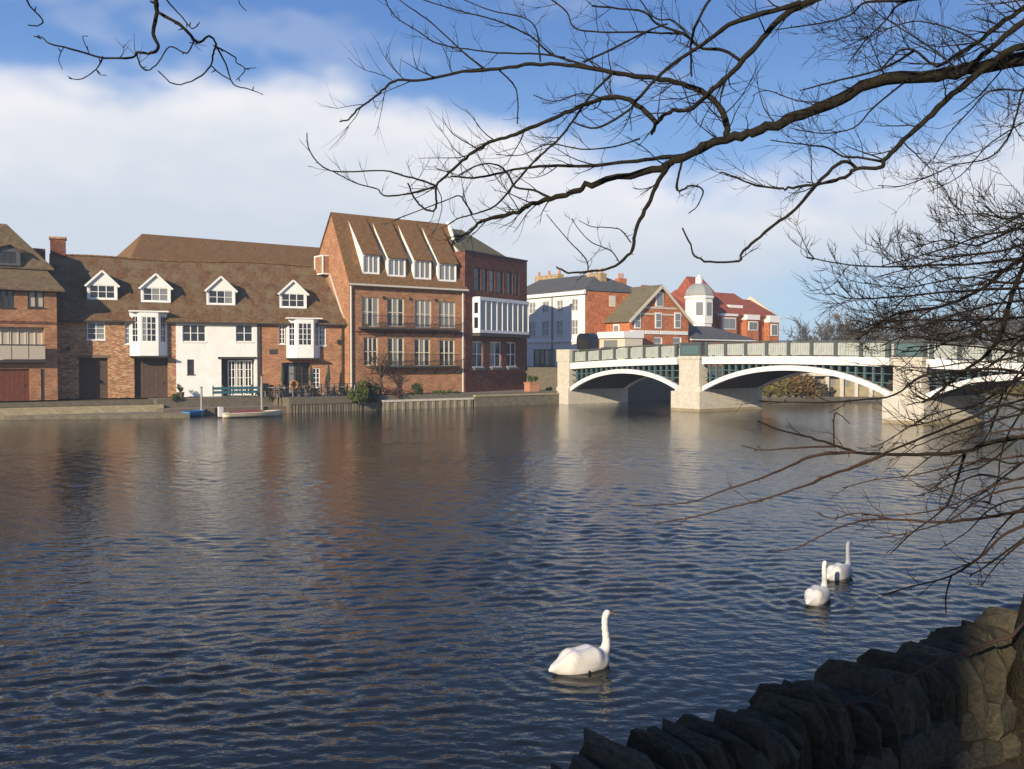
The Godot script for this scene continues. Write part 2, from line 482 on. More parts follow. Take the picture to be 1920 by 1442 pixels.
func gable_dormer(node, l, r, peak, eave, base, ye, ze, yr, zr, cols = 3):
	var mid = (l + r) * 0.5
	var z = roof_plane_z(node, mid, base, ye, ze, yr, zr)
	var a = rect(node, l, eave, r, base, z)
	var pk = pz(node, mid, peak, z)
	var x0 = a[0]; var x1 = a[1]; var y0 = a[2]; var y1 = a[3]
	var xm = (x0 + x1) * 0.5
	var yp = pk.y
	var slope = (zr - ze) / (yr - ye)
	var zb1 = ze + (y1 - ye) * slope
	var zbp = ze + (yp - ye) * slope
	var st = st_new()
	var wr = [x0 + 0.16, x1 - 0.16, y0 + 0.1, y1 - 0.02]
	facade(st, x0, x1, y0, y1, z, [wr], 0.1)
	tri(st, Vector3(x0, y1, z), Vector3(xm, yp, z), Vector3(x1, y1, z))
	var d = part(node, "dormer", st, M.white)
	var sc = st_new()
	tri(sc, Vector3(x0, y0 - 0.05, z), Vector3(x0, y1, zb1), Vector3(x0, y1, z))
	tri(sc, Vector3(x1, y0 - 0.05, z), Vector3(x1, y1, z), Vector3(x1, y1, zb1))
	part(d, "cheek", sc, M.lead)
	var sr = st_new()
	var o = 0.14
	var dx = (x1 - x0) * 0.5 + o
	var dy = (yp - y1) * (dx / ((x1 - x0) * 0.5))
	for k in [-1, 1]:
		slab(sr, [Vector3(xm, yp + 0.08, z + o), Vector3(xm, yp + 0.08, zbp - 0.3), Vector3(xm + k * dx, yp - dy + 0.08, zb1 - 0.2), Vector3(xm + k * dx, yp - dy + 0.08, z + o)], 0.07)
	part(d, "dormer_roof", sr, M.tile_brown)
	var sb = st_new()
	for k in [-1, 1]:
		beam(sb, Vector3(xm, yp + 0.0, z + o + 0.02), Vector3(xm + k * dx, yp - dy, z + o + 0.02), 0.04, 0.14)
	part(d, "bargeboard", sb, M.trim)
	window(d, wr, z, cols, 2, M.trim, M.glass, "dormer_window", 0.06, 0.035, 0.1, false)
	return d
func canted_bay(node, l, fl, fr, r, top, bot, out):
	# plan: wall at z 0, canted cheeks, front at z = out
	var f = rect(node, fl, top, fr, bot, out)
	var x1 = f[0]; var x2 = f[1]; var y0 = f[2]; var y1 = f[3]
	var x0 = pz(node, l, (top + bot) * 0.5, 0.0).x
	var x3 = x2 + (x1 - x0)
	var st = st_new()
	var yw0 = lerp(y0, y1, 0.32); var yw1 = lerp(y0, y1, 0.9)
	var wr = [lerp(x1, x2, 0.1), lerp(x1, x2, 0.9), yw0, yw1]
	facade(st, x1, x2, y0, y1, out, [wr], 0.08)
	# top and bottom
	for y in [y0, y1]:
		quad(st, Vector3(x0, y, 0), Vector3(x1, y, out), Vector3(x2, y, out), Vector3(x3, y, 0))
	var b = part(node, "bay_window", st, M.white)
	window(b, wr, out, 3, 4, M.trim, M.glass, "sash", 0.06, 0.035, 0.08, false)
	for k in 2:
		var holder := Node3D.new()
		holder.name = "bay_cheek"
		var A = Vector3(x0, 0, 0) if k == 0 else Vector3(x2, 0, out)
		var B = Vector3(x1, 0, out) if k == 0 else Vector3(x3, 0, 0)
		var len_ = (B - A).length()
		var sc = st_new()
		var w2 = [len_ * 0.28, len_ * 0.78, yw0, yw1]
		facade(sc, 0, len_, y0, y1, 0.0, [w2], 0.07)
		var ck := MeshInstance3D.new()
		ck.name = "bay_cheek"
		ck.mesh = commit(sc)
		ck.material_override = M.white
		b.add_child(ck, true)
		ck.position = A
		ck.rotation.y = -atan2(B.z - A.z, B.x - A.x)
		# glazing bars and glass of the cheek, joined: a fourth level is not allowed
		var sg = st_new()
		quad(sg, Vector3(w2[0], w2[2], -0.06), Vector3(w2[0], w2[3], -0.06), Vector3(w2[1], w2[3], -0.06), Vector3(w2[1], w2[2], -0.06))
		var gm := MeshInstance3D.new()
		gm.name = "cheek_pane"
		gm.mesh = commit(sg)
		gm.material_override = M.glass
		b.add_child(gm, true)
		gm.position = A
		gm.rotation.y = ck.rotation.y
		var sm = st_new()
		for j in 5:
			var y = lerp(w2[2], w2[3], j / 4.0)
			bx(sm, w2[0], y - 0.018, -0.055, w2[1], y + 0.018, -0.03)
		bx(sm, (w2[0] + w2[1]) * 0.5 - 0.016, w2[2], -0.054, (w2[0] + w2[1]) * 0.5 + 0.016, w2[3], -0.031)
		var bm := MeshInstance3D.new()
		bm.name = "cheek_glazing_bars"
		bm.mesh = commit(sm)
		bm.material_override = M.trim
		b.add_child(bm, true)
		bm.position = A
		bm.rotation.y = ck.rotation.y
		holder.free()
	var sl = st_new()
	bx(sl, x0 - 0.02, y0 - 0.12, -0.05, x3 + 0.02, y0 - 0.004, out + 0.04)
	part(b, "bay_base", sl, M.dark_trim)
	var sh = st_new()
	bx(sh, x0 - 0.06, y1 + 0.004, -0.05, x3 + 0.06, y1 + 0.1, out + 0.08)
	part(b, "bay_cap", sh, M.trim)
	return b
func pipe(node, x, y0, y1, z, mat, r = 0.06):
	var st = st_new()
	cyl(st, Vector3(x, y0, z), Vector3(x, y1, z), r, r, 8)
	return part(node, "downpipe", st, mat)

# ---------------------------------------------------------------- the row on the far bank
const GROUND := 1.2
func brick_house_hipped():
	var n = thing("brick_house", "orange brick riverside house with hipped roof, curtained balcony windows and wooden garage door", "house", W(13.0, GROUND, -71.6), TH)
	var xr = pz(n, 107, 640).x
	var xl = pz(n, -60, 640).x
	var ye = pz(n, 107, 541).y
	var w = st_new()
	var wins = [rect(n, 0, 543, 27, 577), rect(n, 52, 543, 83, 577), rect(n, -50, 543, -22, 577)]
	var mid = rect(n, -46, 613, 83, 675)
	mid.append(0.5)
	var gar = rect(n, -30, 692, 56, 748)
	gar[2] = 0.0
	gar.append(0.25)
	var slot = rect(n, 77, 692, 84, 748)
	slot[2] = 0.0
	facade(w, xl, xr, 0, ye, 0, wins + [mid, gar, slot], 0.12)
	shell(w, xl, xr, 0, ye, -9, 0)
	part(n, "wall", w, M.brick_orange)
	for r in wins: window(n, r, 0, 2, 1, M.dark_trim, M.curtain if r == wins[1] else M.glass, "window", 0.09, 0.08, 0.12)
	# the wide middle opening: four tall lights with curtains
	var k = 4
	for i in k:
		var a = lerp(mid[0], mid[1], i / float(k))
		var b = lerp(mid[0], mid[1], (i + 1) / float(k))
		window(n, [a + 0.02, b - 0.02, mid[2], mid[3]], 0.0, 2, 1, M.cream, M.curtain, "balcony_window", 0.07, 0.05, 0.48, false)
	var bal = st_new()
	bx(bal, mid[0] - 0.1, mid[2] - 0.18, -0.02, mid[1] + 0.1, mid[2] - 0.004, 0.5)
	part(n, "balcony_slab", bal, M.dark_trim)
	for i in k:
		var a = lerp(mid[0], mid[1], i / float(k)) + 0.03
		var b = lerp(mid[0], mid[1], (i + 1) / float(k)) - 0.03
		box(n, "balcony_panel", M.curtain, a, mid[2] + 0.05, 0.38, b, mid[2] + 1.0, 0.41)
	box(n, "handrail", M.dark_trim, mid[0] - 0.05, mid[2] + 1.0, 0.36, mid[1] + 0.05, mid[2] + 1.07, 0.44)
	door(n, gar, 0, M.door_red, "garage_door", 0.2, 9)
	door(n, slot, 0, M.dark_trim, "narrow_door", 0.1, 1)
	box(n, "string_course", M.brick_dark, xl, mid[3] + 0.25, 0.0, xr + 0.003, mid[3] + 0.42, 0.05)
	# hipped roof
	var zr = -2.9
	var ap = pz(n, 65, 483, zr)
	var st = st_new()
	var o = 0.45
	var el = Vector3(xl - o, ye - 0.1, o); var er = Vector3(xr + o, ye - 0.1, o)
	var bl = Vector3(xl - o, ye - 0.1, -9 - o); var br = Vector3(xr + o, ye - 0.1, -9 - o)
	var a1 = Vector3(ap.x, ap.y, zr); var a0 = Vector3(xl - 2, ap.y, zr)
	slab(st, [el, a0, a1, er], 0.14)
	slab(st, [er, a1, br], 0.14)
	slab(st, [br, a1, a0, bl], 0.14)
	part(n, "roof", st, M.tile_dull)
	box(n, "soffit", M.dark_trim, xl - o, ye - 0.26, -9, xr + o, ye - 0.23, o - 0.02)
	# the taller roof behind
	var z2 = -2.7
	var p0 = pz(n, 12, 420, z2); var p1 = pz(n, 56, 466, z2)
	var s2 = st_new()
	var dn = pz(n, 30, 500, -1.4).y
	var run = (p1.x - p0.x) * (p0.y - dn) / (p0.y - p1.y)
	slab(s2, [Vector3(xl - 2, dn, -1.4), Vector3(xl - 2, p0.y, z2), Vector3(p0.x, p0.y, z2), Vector3(p0.x + run, dn, -1.4)], 0.12)
	slab(s2, [Vector3(p0.x + run, dn, -1.4), Vector3(p0.x, p0.y, z2), Vector3(p0.x, p0.y, -7.0), Vector3(p0.x + run, dn, -8.5)], 0.12)
	slab(s2, [Vector3(xl - 2, p0.y, z2), Vector3(xl - 2, p0.y, -7.0), Vector3(p0.x, p0.y, -7.0), Vector3(p0.x, p0.y, z2)], 0.12)
	part(n, "upper_roof", s2, M.tile_dull)
	box(n, "party_wall", M.brick_dark, pz(n, 44, 470, -4).x, ye - 1.0, -9, pz(n, 84, 470, -3).x, pz(n, 66, 466, -3).y, -2.8)
	# its dormer
	var zd = -1.3
	var q = rect(n, -26, 470, 38, 497, zd)
	var pk = pz(n, 18, 459, zd)
	var sd = st_new()
	var wr = [q[0] + 0.25, q[1] - 0.25, q[2] + 0.15, q[3] - 0.05]
	facade(sd, q[0], q[1], q[2], q[3], zd, [wr], 0.1)
	tri(sd, Vector3(q[0], q[3], zd), Vector3(pk.x, pk.y, zd), Vector3(q[1], q[3], zd))
	var dm = part(n, "dormer", sd, M.lead)
	window(dm, wr, zd, 4, 1, M.dark_trim, M.glass, "dormer_window", 0.06, 0.05, 0.1, false)
	var dr = st_new()
	for e in [[q[0] - 0.15, -1], [q[1] + 0.15, 1]]:
		slab(dr, [Vector3(pk.x, pk.y + 0.1, zd + 0.2), Vector3(pk.x, pk.y + 0.1, zd - 4), Vector3(e[0], q[3], zd - 4), Vector3(e[0], q[3], zd + 0.2)], 0.1)
	part(dm, "dormer_roof", dr, M.tile_dull)
	var sk = st_new()
	quad(sk, Vector3(q[1], q[2], zd), Vector3(q[1], q[3], zd), Vector3(q[1], q[3], zd - 4), Vector3(q[1], q[2], zd - 4))
	part(dm, "cheek", sk, M.lead)

func old_terrace():
	# the cottages stand a little askew to the river, their right end flush with the tall block
	var XD = Vector3(cos(THA), 0, -sin(THA))
	var Q = on_plane_t(650, 700, -68.7)
	Q = Vector3(Q.x, GROUND, Q.z) - XD * 14.0
	var A1 = thing("brick_cottage", "old mottled brick house with white bay window over plank carriage doors, two dormers", "house", Q, THA)
	var A2 = thing("white_cottage", "white rendered riverside cottage with glazed porch doors and one white dormer", "house", Q + XD * 6.0, THA)
	var A3 = thing("brick_cottage", "brick house with white bay above dark doorway, between white cottage and tall brick block", "house", Q + XD * 13.0, THA)
	var xa = pz(A1, 96, 660).x
	var xb = pz(A1, 330, 660).x
	var dx2 = -6.0; var dx3 = -13.0
	var ye = pz(A1, 328, 601).y
	var ze = 0.35; var zr = -4.4
	var yr = pz(A1, 300, 487, zr).y
	# --- first house
	var w = st_new()
	var w1 = rect(A1, 163, 604, 197, 637)
	var d1 = rect(A1, 148, 671, 202, 742); d1[2] = 0.0; d1.append(0.45)
	var d2 = rect(A1, 252, 671, 315, 742); d2[2] = 0.0; d2.append(0.45)
	var w2 = rect(A1, 234, 605, 244, 645)
	facade(w, xa, xb, 0, ye, 0, [w1, d1, d2, w2])
	shell(w, xa, xb, 0, ye, -9, 0)
	part(A1, "wall", w, M.brick_old)
	window(A1, w1, 0, 2, 3)
	window(A1, w2, 0, 1, 4)
	for d in [d1, d2]:
		door(A1, d, 0, M.door_wood, "carriage_door", 0.4, 7)
		box(A1, "lintel", M.wood, d[0] - 0.15, d[3], -0.1, d[1] + 0.15, d[3] + 0.2, 0.03)
	canted_bay(A1, 243, 262, 297, 311, 585, 667, 0.75)
	gable_dormer(A1, 163, 220, 508, 534, 562, ye, ze, yr, zr)
	gable_dormer(A1, 264, 320, 514, 539, 567, ye, ze, yr, zr)
	# --- white cottage (its own x starts six metres further on)
	var xc = pz(A2, 482, 660).x
	var xb2 = xb + dx2
	w = st_new()
	var wa = rect(A2, 342, 608, 386, 641)
	var wb = rect(A2, 442, 608, 474, 641)
	var wc = rect(A2, 351, 674, 364, 702)
	var po = rect(A2, 415, 673, 478, 740); po[2] = 0.0; po.append(0.7)
	facade(w, xb2, xc, 0, ye, 0.03, [wa, wb, wc, po])
	shell(w, xb2, xc, 0, ye, -9, 0.03)
	part(A2, "wall", w, M.white)
	window(A2, wa, 0.03, 3, 2)
	window(A2, wb, 0.03, 2, 2)
	window(A2, wc, 0.03, 1, 2, M.dark_trim)
	box(A2, "porch_lintel", M.dark_trim, po[0] - 0.25, po[3], -0.1, po[1] + 0.1, po[3] + 0.16, 0.12)
	box(A2, "porch_wall", M.door_wood, po[0], 0, -0.72, po[1], po[3], -0.68)
	var pw = (po[1] - po[0])
	for i in 3:
		window(A2, [po[0] + pw * (0.22 + 0.25 * i), po[0] + pw * (0.22 + 0.25 * (i + 1)) - 0.05, 0.05, po[3] - 0.1], -0.55, 2, 4, M.trim, M.glass, "glazed_door", 0.08, 0.04, 0.1, false)
	gable_dormer(A2, 387, 441, 519, 544, 572, ye, ze, yr, zr)
	# --- third house
	var xd = pz(A3, 652, 660).x
	var xc3 = xc - 7.0
	w = st_new()
	var v1 = rect(A3, 523, 608, 535, 645)
	var v2 = rect(A3, 597, 608, 611, 648)
	var v3 = rect(A3, 586, 690, 600, 727)
	var dd = rect(A3, 528, 680, 582, 742); dd[2] = 0.0; dd.append(0.6)
	facade(w, xc3, xd, 0, ye, 0, [v1, v2, v3, dd])
	shell(w, xc3, xd, 0, ye, -9, 0)
	part(A3, "wall", w, M.brick_orange)
	for v in [v1, v2, v3]: window(A3, v, 0, 2, 4)
	window(A3, [dd[0], lerp(dd[0], dd[1], 0.5), 0.0, dd[3]], 0, 2, 3, M.dark_trim, M.glass, "glazed_door", 0.08, 0.05, 0.55, false)
	window(A3, [lerp(dd[0], dd[1], 0.5), dd[1], 0.0, dd[3]], 0, 2, 3, M.dark_trim, M.glass, "glazed_door", 0.08, 0.05, 0.55, false)
	box(A3, "timber_post", M.dark_trim, xc3 + 0.02, 0, 0.002, xc3 + 0.25, ye - 0.1, 0.1)
	canted_bay(A3, 537, 556, 588, 599, 598, 671, 0.75)
	gable_dormer(A3, 524, 575, 526, 550, 578, ye, ze, yr, zr)
	pipe(A3, pz(A3, 641, 650).x, 0, ye - 0.2, 0.1, M.iron)
	box(A3, "sign_board", M.dark_trim, pz(A3, 505, 661).x, pz(A3, 505, 664).y, 0.0, pz(A3, 520, 661).x, pz(A3, 505, 655).y, 0.04)
	# roofs, each house its own length, the tiles running through
	for e in [[A1, xa - 0.2, xb], [A2, xb2, xc], [A3, xc3, xd + 1.5]]:
		var st = st_new()
		var sag = 9
		for i in sag:      # an old roof is never quite straight
			var u0 = lerp(e[1], e[2], i / float(sag)); var u1 = lerp(e[1], e[2], (i + 1) / float(sag))
			var g0 = 0.07 * sin((u0 + e[0].position.x) * 0.55); var g1 = 0.07 * sin((u1 + e[0].position.x) * 0.55)
			slab(st, [Vector3(u0, ye - 0.05, ze), Vector3(u0, yr + g0, zr), Vector3(u1, yr + g1, zr), Vector3(u1, ye - 0.05, ze)], 0.1)
			slab(st, [Vector3(u0, yr + g0, zr), Vector3(u0, ye, -9.2), Vector3(u1, ye, -9.2), Vector3(u1, yr + g1, zr)], 0.1)
		part(e[0], "roof", st, M.tile_brown)
		box(e[0], "gutter", M.dark_trim, e[1], ye - 0.2, ze - 0.08, e[2], ye - 0.1, ze + 0.06)
		var sr = st_new()
		var y0 = yr
		for i in int((e[2] - e[1]) / 0.45):
			var u = e[1] + 0.45 * i
			var g = 0.07 * sin((u + e[0].position.x) * 0.55)
			beam(sr, Vector3(u, y0 + g + 0.03, zr), Vector3(u + 0.43, y0 + g + 0.03, zr), 0.26, 0.1)
		part(e[0], "ridge_tiles", sr, M.tile_warm, "stuff")
	# chimney at the shaded end
	var cz = -4.2
	var cr = rect(A1, 94, 448, 123, 520, cz)
	box(A1, "chimney", M.brick_dark, cr[0], ye, cz - 1.0, cr[1], cr[3], cz)
	box(A1, "chimney_cap", M.brick_old, cr[0] - 0.08, cr[3], cz - 1.08, cr[1] + 0.08, cr[3] + 0.16, cz + 0.08)
	# lanterns on the walls
	for p in [[128, 653, A1], [635, 641, A3]]:
		box(p[2], "wall_lamp", M.iron, pz(p[2], p[0] - 3, p[1]).x, pz(p[2], p[0], p[1] + 4).y, 0.0, pz(p[2], p[0] + 3, p[1]).x, pz(p[2], p[0], p[1] - 4).y, 0.2)

func rear_hall():
	var n = thing("brick_hall", "long brown roofed hall rising behind the old cottages", "building", W(30.0, GROUND, -86.0), TH)
	var zr = -5.0
	var a = pz(n, 266, 440, zr); var b = pz(n, 604, 463, zr)
	var y = (a.y + b.y) * 0.5
	var x0 = pz(n, 238, 470, -1).x; var x1 = b.x + 6.0
	var ye = pz(n, 300, 500, 0).y
	var w = st_new()
	facade(w, x0, x1, 0, ye, 0, [])
	shell(w, x0, x1, 0, ye, -10, 0)
	part(n, "wall", w, M.brick_old)
	var st = st_new()
	slab(st, [Vector3(x0 - 0.3, ye, 0.4), Vector3(a.x, y, zr), Vector3(x1, y, zr), Vector3(x1, ye, 0.4)], 0.12)
	slab(st, [Vector3(x0 - 0.3, ye, -10.4), Vector3(a.x, y, zr), Vector3(x0 - 0.3, ye, 0.4)], 0.12)
	slab(st, [Vector3(x1, ye, -10.4), Vector3(x1, y, zr), Vector3(a.x, y, zr), Vector3(x0 - 0.3, ye, -10.4)], 0.12)
	part(n, "roof", st, M.tile_warm)

func railing(node, x0, x1, y, z, h, mat):
	var st = st_new()
	bx(st, x0, y + h - 0.04, z - 0.03, x1, y + h, z + 0.03)
	bx(st, x0, y + 0.05, z - 0.015, x1, y + 0.08, z + 0.015)
	var r = part(node, "balcony_rail", st, mat)
	var sb = st_new()
	var n = int((x1 - x0) / 0.13)
	for i in n + 1:
		var x = lerp(x0 + 0.02, x1 - 0.02, i / float(n))
		bx(sb, x - 0.009, y + 0.08, z - 0.009, x + 0.009, y + h - 0.04, z + 0.009)
	part(r, "balusters", sb, mat, "stuff")
	return r

func tall_brick_block():
	var n = thing("brick_block", "tall orange brick block with four long sloping dormers, white french windows and iron balconies", "building", W(40.0, GROUND, -68.0), TH)
	var x0 = pz(n, 655, 640).x
	var x1 = pz(n, 871, 640).x
	var ye = pz(n, 657, 531).y
	var apex = pxx(n, 622, 399, x0)
	var zr = apex.x; var yr = apex.y
	var back = pxx(n, 600, 470, x0)
	var zb = zr - (zr - back.x) * (yr - ye) / (yr - back.y)
	var ups = [[679, 557, 711, 613], [726, 559, 758, 613], [778, 563, 809, 615], [823, 566, 854, 615]]
	var los = [[682, 632, 709, 686], [727, 633, 758, 687], [777, 635, 807, 687], [824, 637, 853, 687]]
	var ops = []
	for u in ups + los: ops.append(rect(n, u[0], u[1], u[2], u[3]))
	var w = st_new()
	facade(w, x0, x1, 0, ye, 0, ops, 0.16)
	shell(w, x0, x1, 0, ye, zb, 0)
	for x in [x0, x1]:
		tri(w, Vector3(x, ye, zb), Vector3(x, yr, zr), Vector3(x, ye, 0))
	part(n, "wall", w, M.brick_orange)
	for i in ops.size():
		var o = ops[i]
		var m = lerp(o[0], o[1], 0.5)
		window(n, o, 0, 3, 2, M.cream, M.glass_pale if i in [2, 3] else M.glass, "french_window", 0.09, 0.07, 0.16, false)
	# brick band between the floors, gutter, downpipes
	box(n, "string_course", M.brick_dark, x0, ops[4][3] + 0.35, 0, x1, ops[4][3] + 0.5, 0.05)
	var g = st_new()
	bx(g, x0 - 0.1, ye - 0.16, 0.25, x1 + 0.2, ye - 0.02, 0.42)
	part(n, "gutter", g, M.gutter)
	pipe(n, x0 + 0.1, 0, ye - 0.2, 0.12, M.gutter, 0.08)
	pipe(n, x1 - 0.25, 0, ye - 0.2, 0.12, M.gutter, 0.08)
	# roof
	var st = st_new()
	var xe = x1 + 0.15
	slab(st, [Vector3(x0 - 0.12, ye - 0.12, 0.35), Vector3(x0 - 0.12, yr + 0.06, zr), Vector3(xe, yr + 0.06, zr), Vector3(xe, ye - 0.12, 0.35)], 0.12)
	slab(st, [Vector3(x0 - 0.12, yr + 0.06, zr), Vector3(x0 - 0.12, ye, zb), Vector3(xe, ye, zb), Vector3(xe, yr + 0.06, zr)], 0.12)
	part(n, "roof", st, M.tile_warm)
	# four long shed dormers
	var ds = [[680, 712, 478, 514], [727, 761, 485, 519], [776, 809, 489, 524], [822, 856, 495, 528]]
	for d in ds:
		var z = roof_plane_z(n, (d[0] + d[1]) * 0.5, d[3], ye - 0.12, 0.35, yr, zr)
		var r = rect(n, d[0], d[2], d[1], d[3], z)
		var wr = [r[0] + 0.12, r[1] - 0.1, r[2] + 0.1, r[3] - 0.06]
		var sd = st_new()
		facade(sd, r[0], r[1], r[2], r[3], z, [wr], 0.1)
		var f = 0.94
		var zt = lerp(0.35, zr, f)
		var yt = lerp(ye - 0.12, yr + 0.06, f)
		var dm = part(n, "dormer", sd, M.trim)
		window(dm, wr, z, 3, 1, M.trim, M.glass_pale, "dormer_window", 0.06, 0.06, 0.1, false)
		for x in [r[0], r[1]]:
			var sc = st_new()
			var sx = 0.05 if x == r[0] else -0.05
			hexa(sc, [Vector3(x, r[2], z), Vector3(x + sx, r[2], z), Vector3(x + sx, yt, zt), Vector3(x, yt, zt), Vector3(x, r[3], z), Vector3(x + sx, r[3], z), Vector3(x + sx, yt + 0.05, zt), Vector3(x, yt + 0.05, zt)])
			part(dm, "cheek", sc, M.trim)
		var sr = st_new()
		slab(sr, [Vector3(r[0] - 0.06, r[3] + 0.08, z + 0.15), Vector3(r[0] - 0.06, yt + 0.12, zt), Vector3(r[1] + 0.12, yt + 0.12, zt), Vector3(r[1] + 0.12, r[3] + 0.08, z + 0.15)], 0.08)
		part(dm, "dormer_roof", sr, M.tile_warm)
	# white coping where the roof meets the dark block
	var sp = st_new()
	beam(sp, Vector3(x1 + 0.2, yr + 0.2, zr), Vector3(x1 + 0.2, lerp(yr, ye, 0.55), lerp(zr, 0.3, 0.55)), 0.16, 0.5)
	part(n, "coping", sp, M.trim)
	# balconies
	for k in 2:
		var py = 613 if k == 0 else 689
		var l = 678 if k == 0 else 700
		var a = pz(n, l, py, 0.6); var b = pz(n, 862, py, 0.6)
		var y = ops[0][2] - 0.05 if k == 0 else ops[4][2] - 0.02
		box(n, "balcony_slab", M.dark_trim, a.x, y - 0.14, 0.003, b.x, y, 0.75)
		railing(n, a.x, b.x, y, 0.7, 1.0, M.iron)
		for i in 5:
			var bs = st_new()
			var x = lerp(a.x + 0.1, b.x - 0.1, i / 4.0)
			beam(bs, Vector3(x, y - 0.6, 0.02), Vector3(x, y - 0.1, 0.6), 0.06, 0.06)
			part(n, "bracket", bs, M.iron)
	# basement band and lamps between the upper windows
	for i in 3:
		var x = (ops[i][1] + ops[i + 1][0]) * 0.5
		box(n, "wall_lamp", M.iron, x - 0.06, ops[0][3] - 0.1, 0.003, x + 0.06, ops[0][3] + 0.12, 0.14)
	# small framed window box on the gable
	var gq = pxx(n, 609, 498, x0)
	var sg = st_new()
	var hz = 0.75
	bx(sg, x0 - 0.55, gq.y - 0.75, gq.x - hz, x0 - 0.003, gq.y + 0.75, gq.x + hz)
	var gb = part(n, "gable_oriel", sg, M.brick_orange)
	for e in [[-0.80, -0.7], [0.7, 0.80]]:
		box(gb, "frame_band", M.trim, x0 - 0.6, gq.y + e[0], gq.x - hz - 0.05, x0 - 0.004, gq.y + e[1], gq.x + hz + 0.05)
	for e in [-hz, hz]:
		box(gb, "frame_post", M.trim, x0 - 0.6, gq.y - 0.7, gq.x + e - 0.06, x0 - 0.5, gq.y + 0.7, gq.x + e + 0.06)
	# white flashing up the gable where the cottage roof meets it
	var fa = pxx(n, 648, 606, x0); var fb = pxx(n, 619, 515, x0)
	var sf = st_new()
	beam(sf, Vector3(x0 - 0.04, fa.y, fa.x), Vector3(x0 - 0.04, fb.y, fb.x), 0.06, 0.16)
	part(n, "flashing", sf, M.gutter)

func dark_brick_block():
	var corner = on_plane_t(872, 700, -67.8)
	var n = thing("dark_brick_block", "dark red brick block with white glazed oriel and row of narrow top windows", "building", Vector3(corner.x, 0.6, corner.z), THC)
	var x0 = 0.0
	var x1 = pz(n, 988, 640).x
	var yt = pz(n, 875, 471).y
	var ops = []
	for u in [[889, 902], [905, 915], [918, 928], [932, 944], [950, 961], [965, 973]]: ops.append(rect(n, u[0], 502, u[1], 545))
	for i in ops.size():
		ops[i][2] = ops[0][2]; ops[i][3] = ops[0][3]
	var lo = []
	for u in [[886, 906], [919, 940], [950, 968]]: lo.append(rect(n, u[0], 640, u[1], 688))
	for i in lo.size():
		lo[i][2] = lo[0][2]; lo[i][3] = lo[0][3]
	var w = st_new()
	facade(w, x0, x1, 0, yt, 0, ops + lo, 0.18)
	shell(w, x0, x1, 0, yt, -9, 0)
	quad(w, Vector3(x0, yt, 0), Vector3(x0, yt, -9), Vector3(x1, yt, -9), Vector3(x1, yt, 0))
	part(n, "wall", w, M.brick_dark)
	for o in ops: window(n, o, 0, 1, 2, M.lead, M.glass, "narrow_window", 0.06, 0.05, 0.18, false)
	for o in lo: window(n, o, 0, 2, 2, M.trim, M.glass, "window", 0.08, 0.06, 0.18, true)
	box(n, "parapet_coping", M.dark_trim, x0 - 0.08, yt, -0.35, x1 + 0.08, yt + 0.12, 0.08)
	# white oriel
	var out = 0.8
	var r = rect(n, 900, 560, 992, 624, out)
	r[3] = pz(n, 890, 557, 0).y; r[2] = pz(n, 890, 624, 0).y
	var so = st_new()
	bx(so, r[0], r[2], 0.003, r[1], r[2] + 0.25, out)
	bx(so, r[0], r[3] - 0.3, 0.003, r[1], r[3], out)
	bx(so, r[0], r[2] + 0.25, 0.003, r[0] + 0.12, r[3] - 0.3, out)
	bx(so, r[1] - 0.12, r[2] + 0.25, 0.003, r[1], r[3] - 0.3, out)
	var ob = part(n, "oriel", so, M.trim)
	for j in 2:
		var yy = lerp(r[2] + 0.3, r[3] - 0.35, j * 0.52)
		box(ob, "side_pane", M.glass, r[0] - 0.02, yy + 0.1, 0.2, r[0] + 0.02, yy + (r[3] - r[2] - 0.65) * 0.42, out - 0.2)
	var m = 9
	for i in m:
		var a = lerp(r[0] + 0.12, r[1] - 0.12, i / float(m)); var b = lerp(r[0] + 0.12, r[1] - 0.12, (i + 1) / float(m))
		box(ob, "mullion", M.trim, a - 0.05, r[2] + 0.25, out - 0.12, a + 0.05, r[3] - 0.3, out - 0.01)
		box(ob, "pane", M.glass_pale, a + 0.05, r[2] + 0.25, out - 0.1, b - 0.05, r[3] - 0.3, out - 0.07)
	box(ob, "oriel_base", M.dark_trim, r[0] - 0.05, r[2] - 0.3, 0.003, r[1] + 0.05, r[2], out + 0.05)
	# grey-green roof set behind the parapet
	var z = -4.0
	var a = pz(n, 820, 426, z); var b = pz(n, 866, 431, z)
	var e = pz(n, 946, 479, -0.8)
	var st = st_new()
	var yb = yt - 0.05
	slab(st, [Vector3(x0 + 0.1, yb, -0.5), Vector3(max(a.x, x0 + 0.1), a.y, z), Vector3(b.x, b.y, z), Vector3(e.x + 1.0, yb, -0.5)], 0.12)
	slab(st, [Vector3(e.x + 1.0, yb, -0.5), Vector3(b.x, b.y, z), Vector3(e.x + 1.0, yb, -8.5)], 0.12)
	slab(st, [Vector3(e.x + 1.0, yb, -8.5), Vector3(b.x, b.y, z), Vector3(max(a.x, x0 + 0.1), a.y, z), Vector3(x0 + 0.1, yb, -8.5)], 0.12)
	part(n, "roof", st, M.tile_olive)
	# white base of planters on the sills
	for o in lo:
		box(n, "window_box", M.lead, o[0] - 0.05, o[2] - 0.28, 0.07, o[1] + 0.05, o[2] - 0.075, 0.3)

func facing_upstream(called, label, cat, s, h, t, group = ""):
	# a frame whose front (local z = 0) is the plane s = const, facing upstream; local x runs towards the near bank
	return thing(called, label, cat, W(s, h, t), TH - PI / 2.0, group)

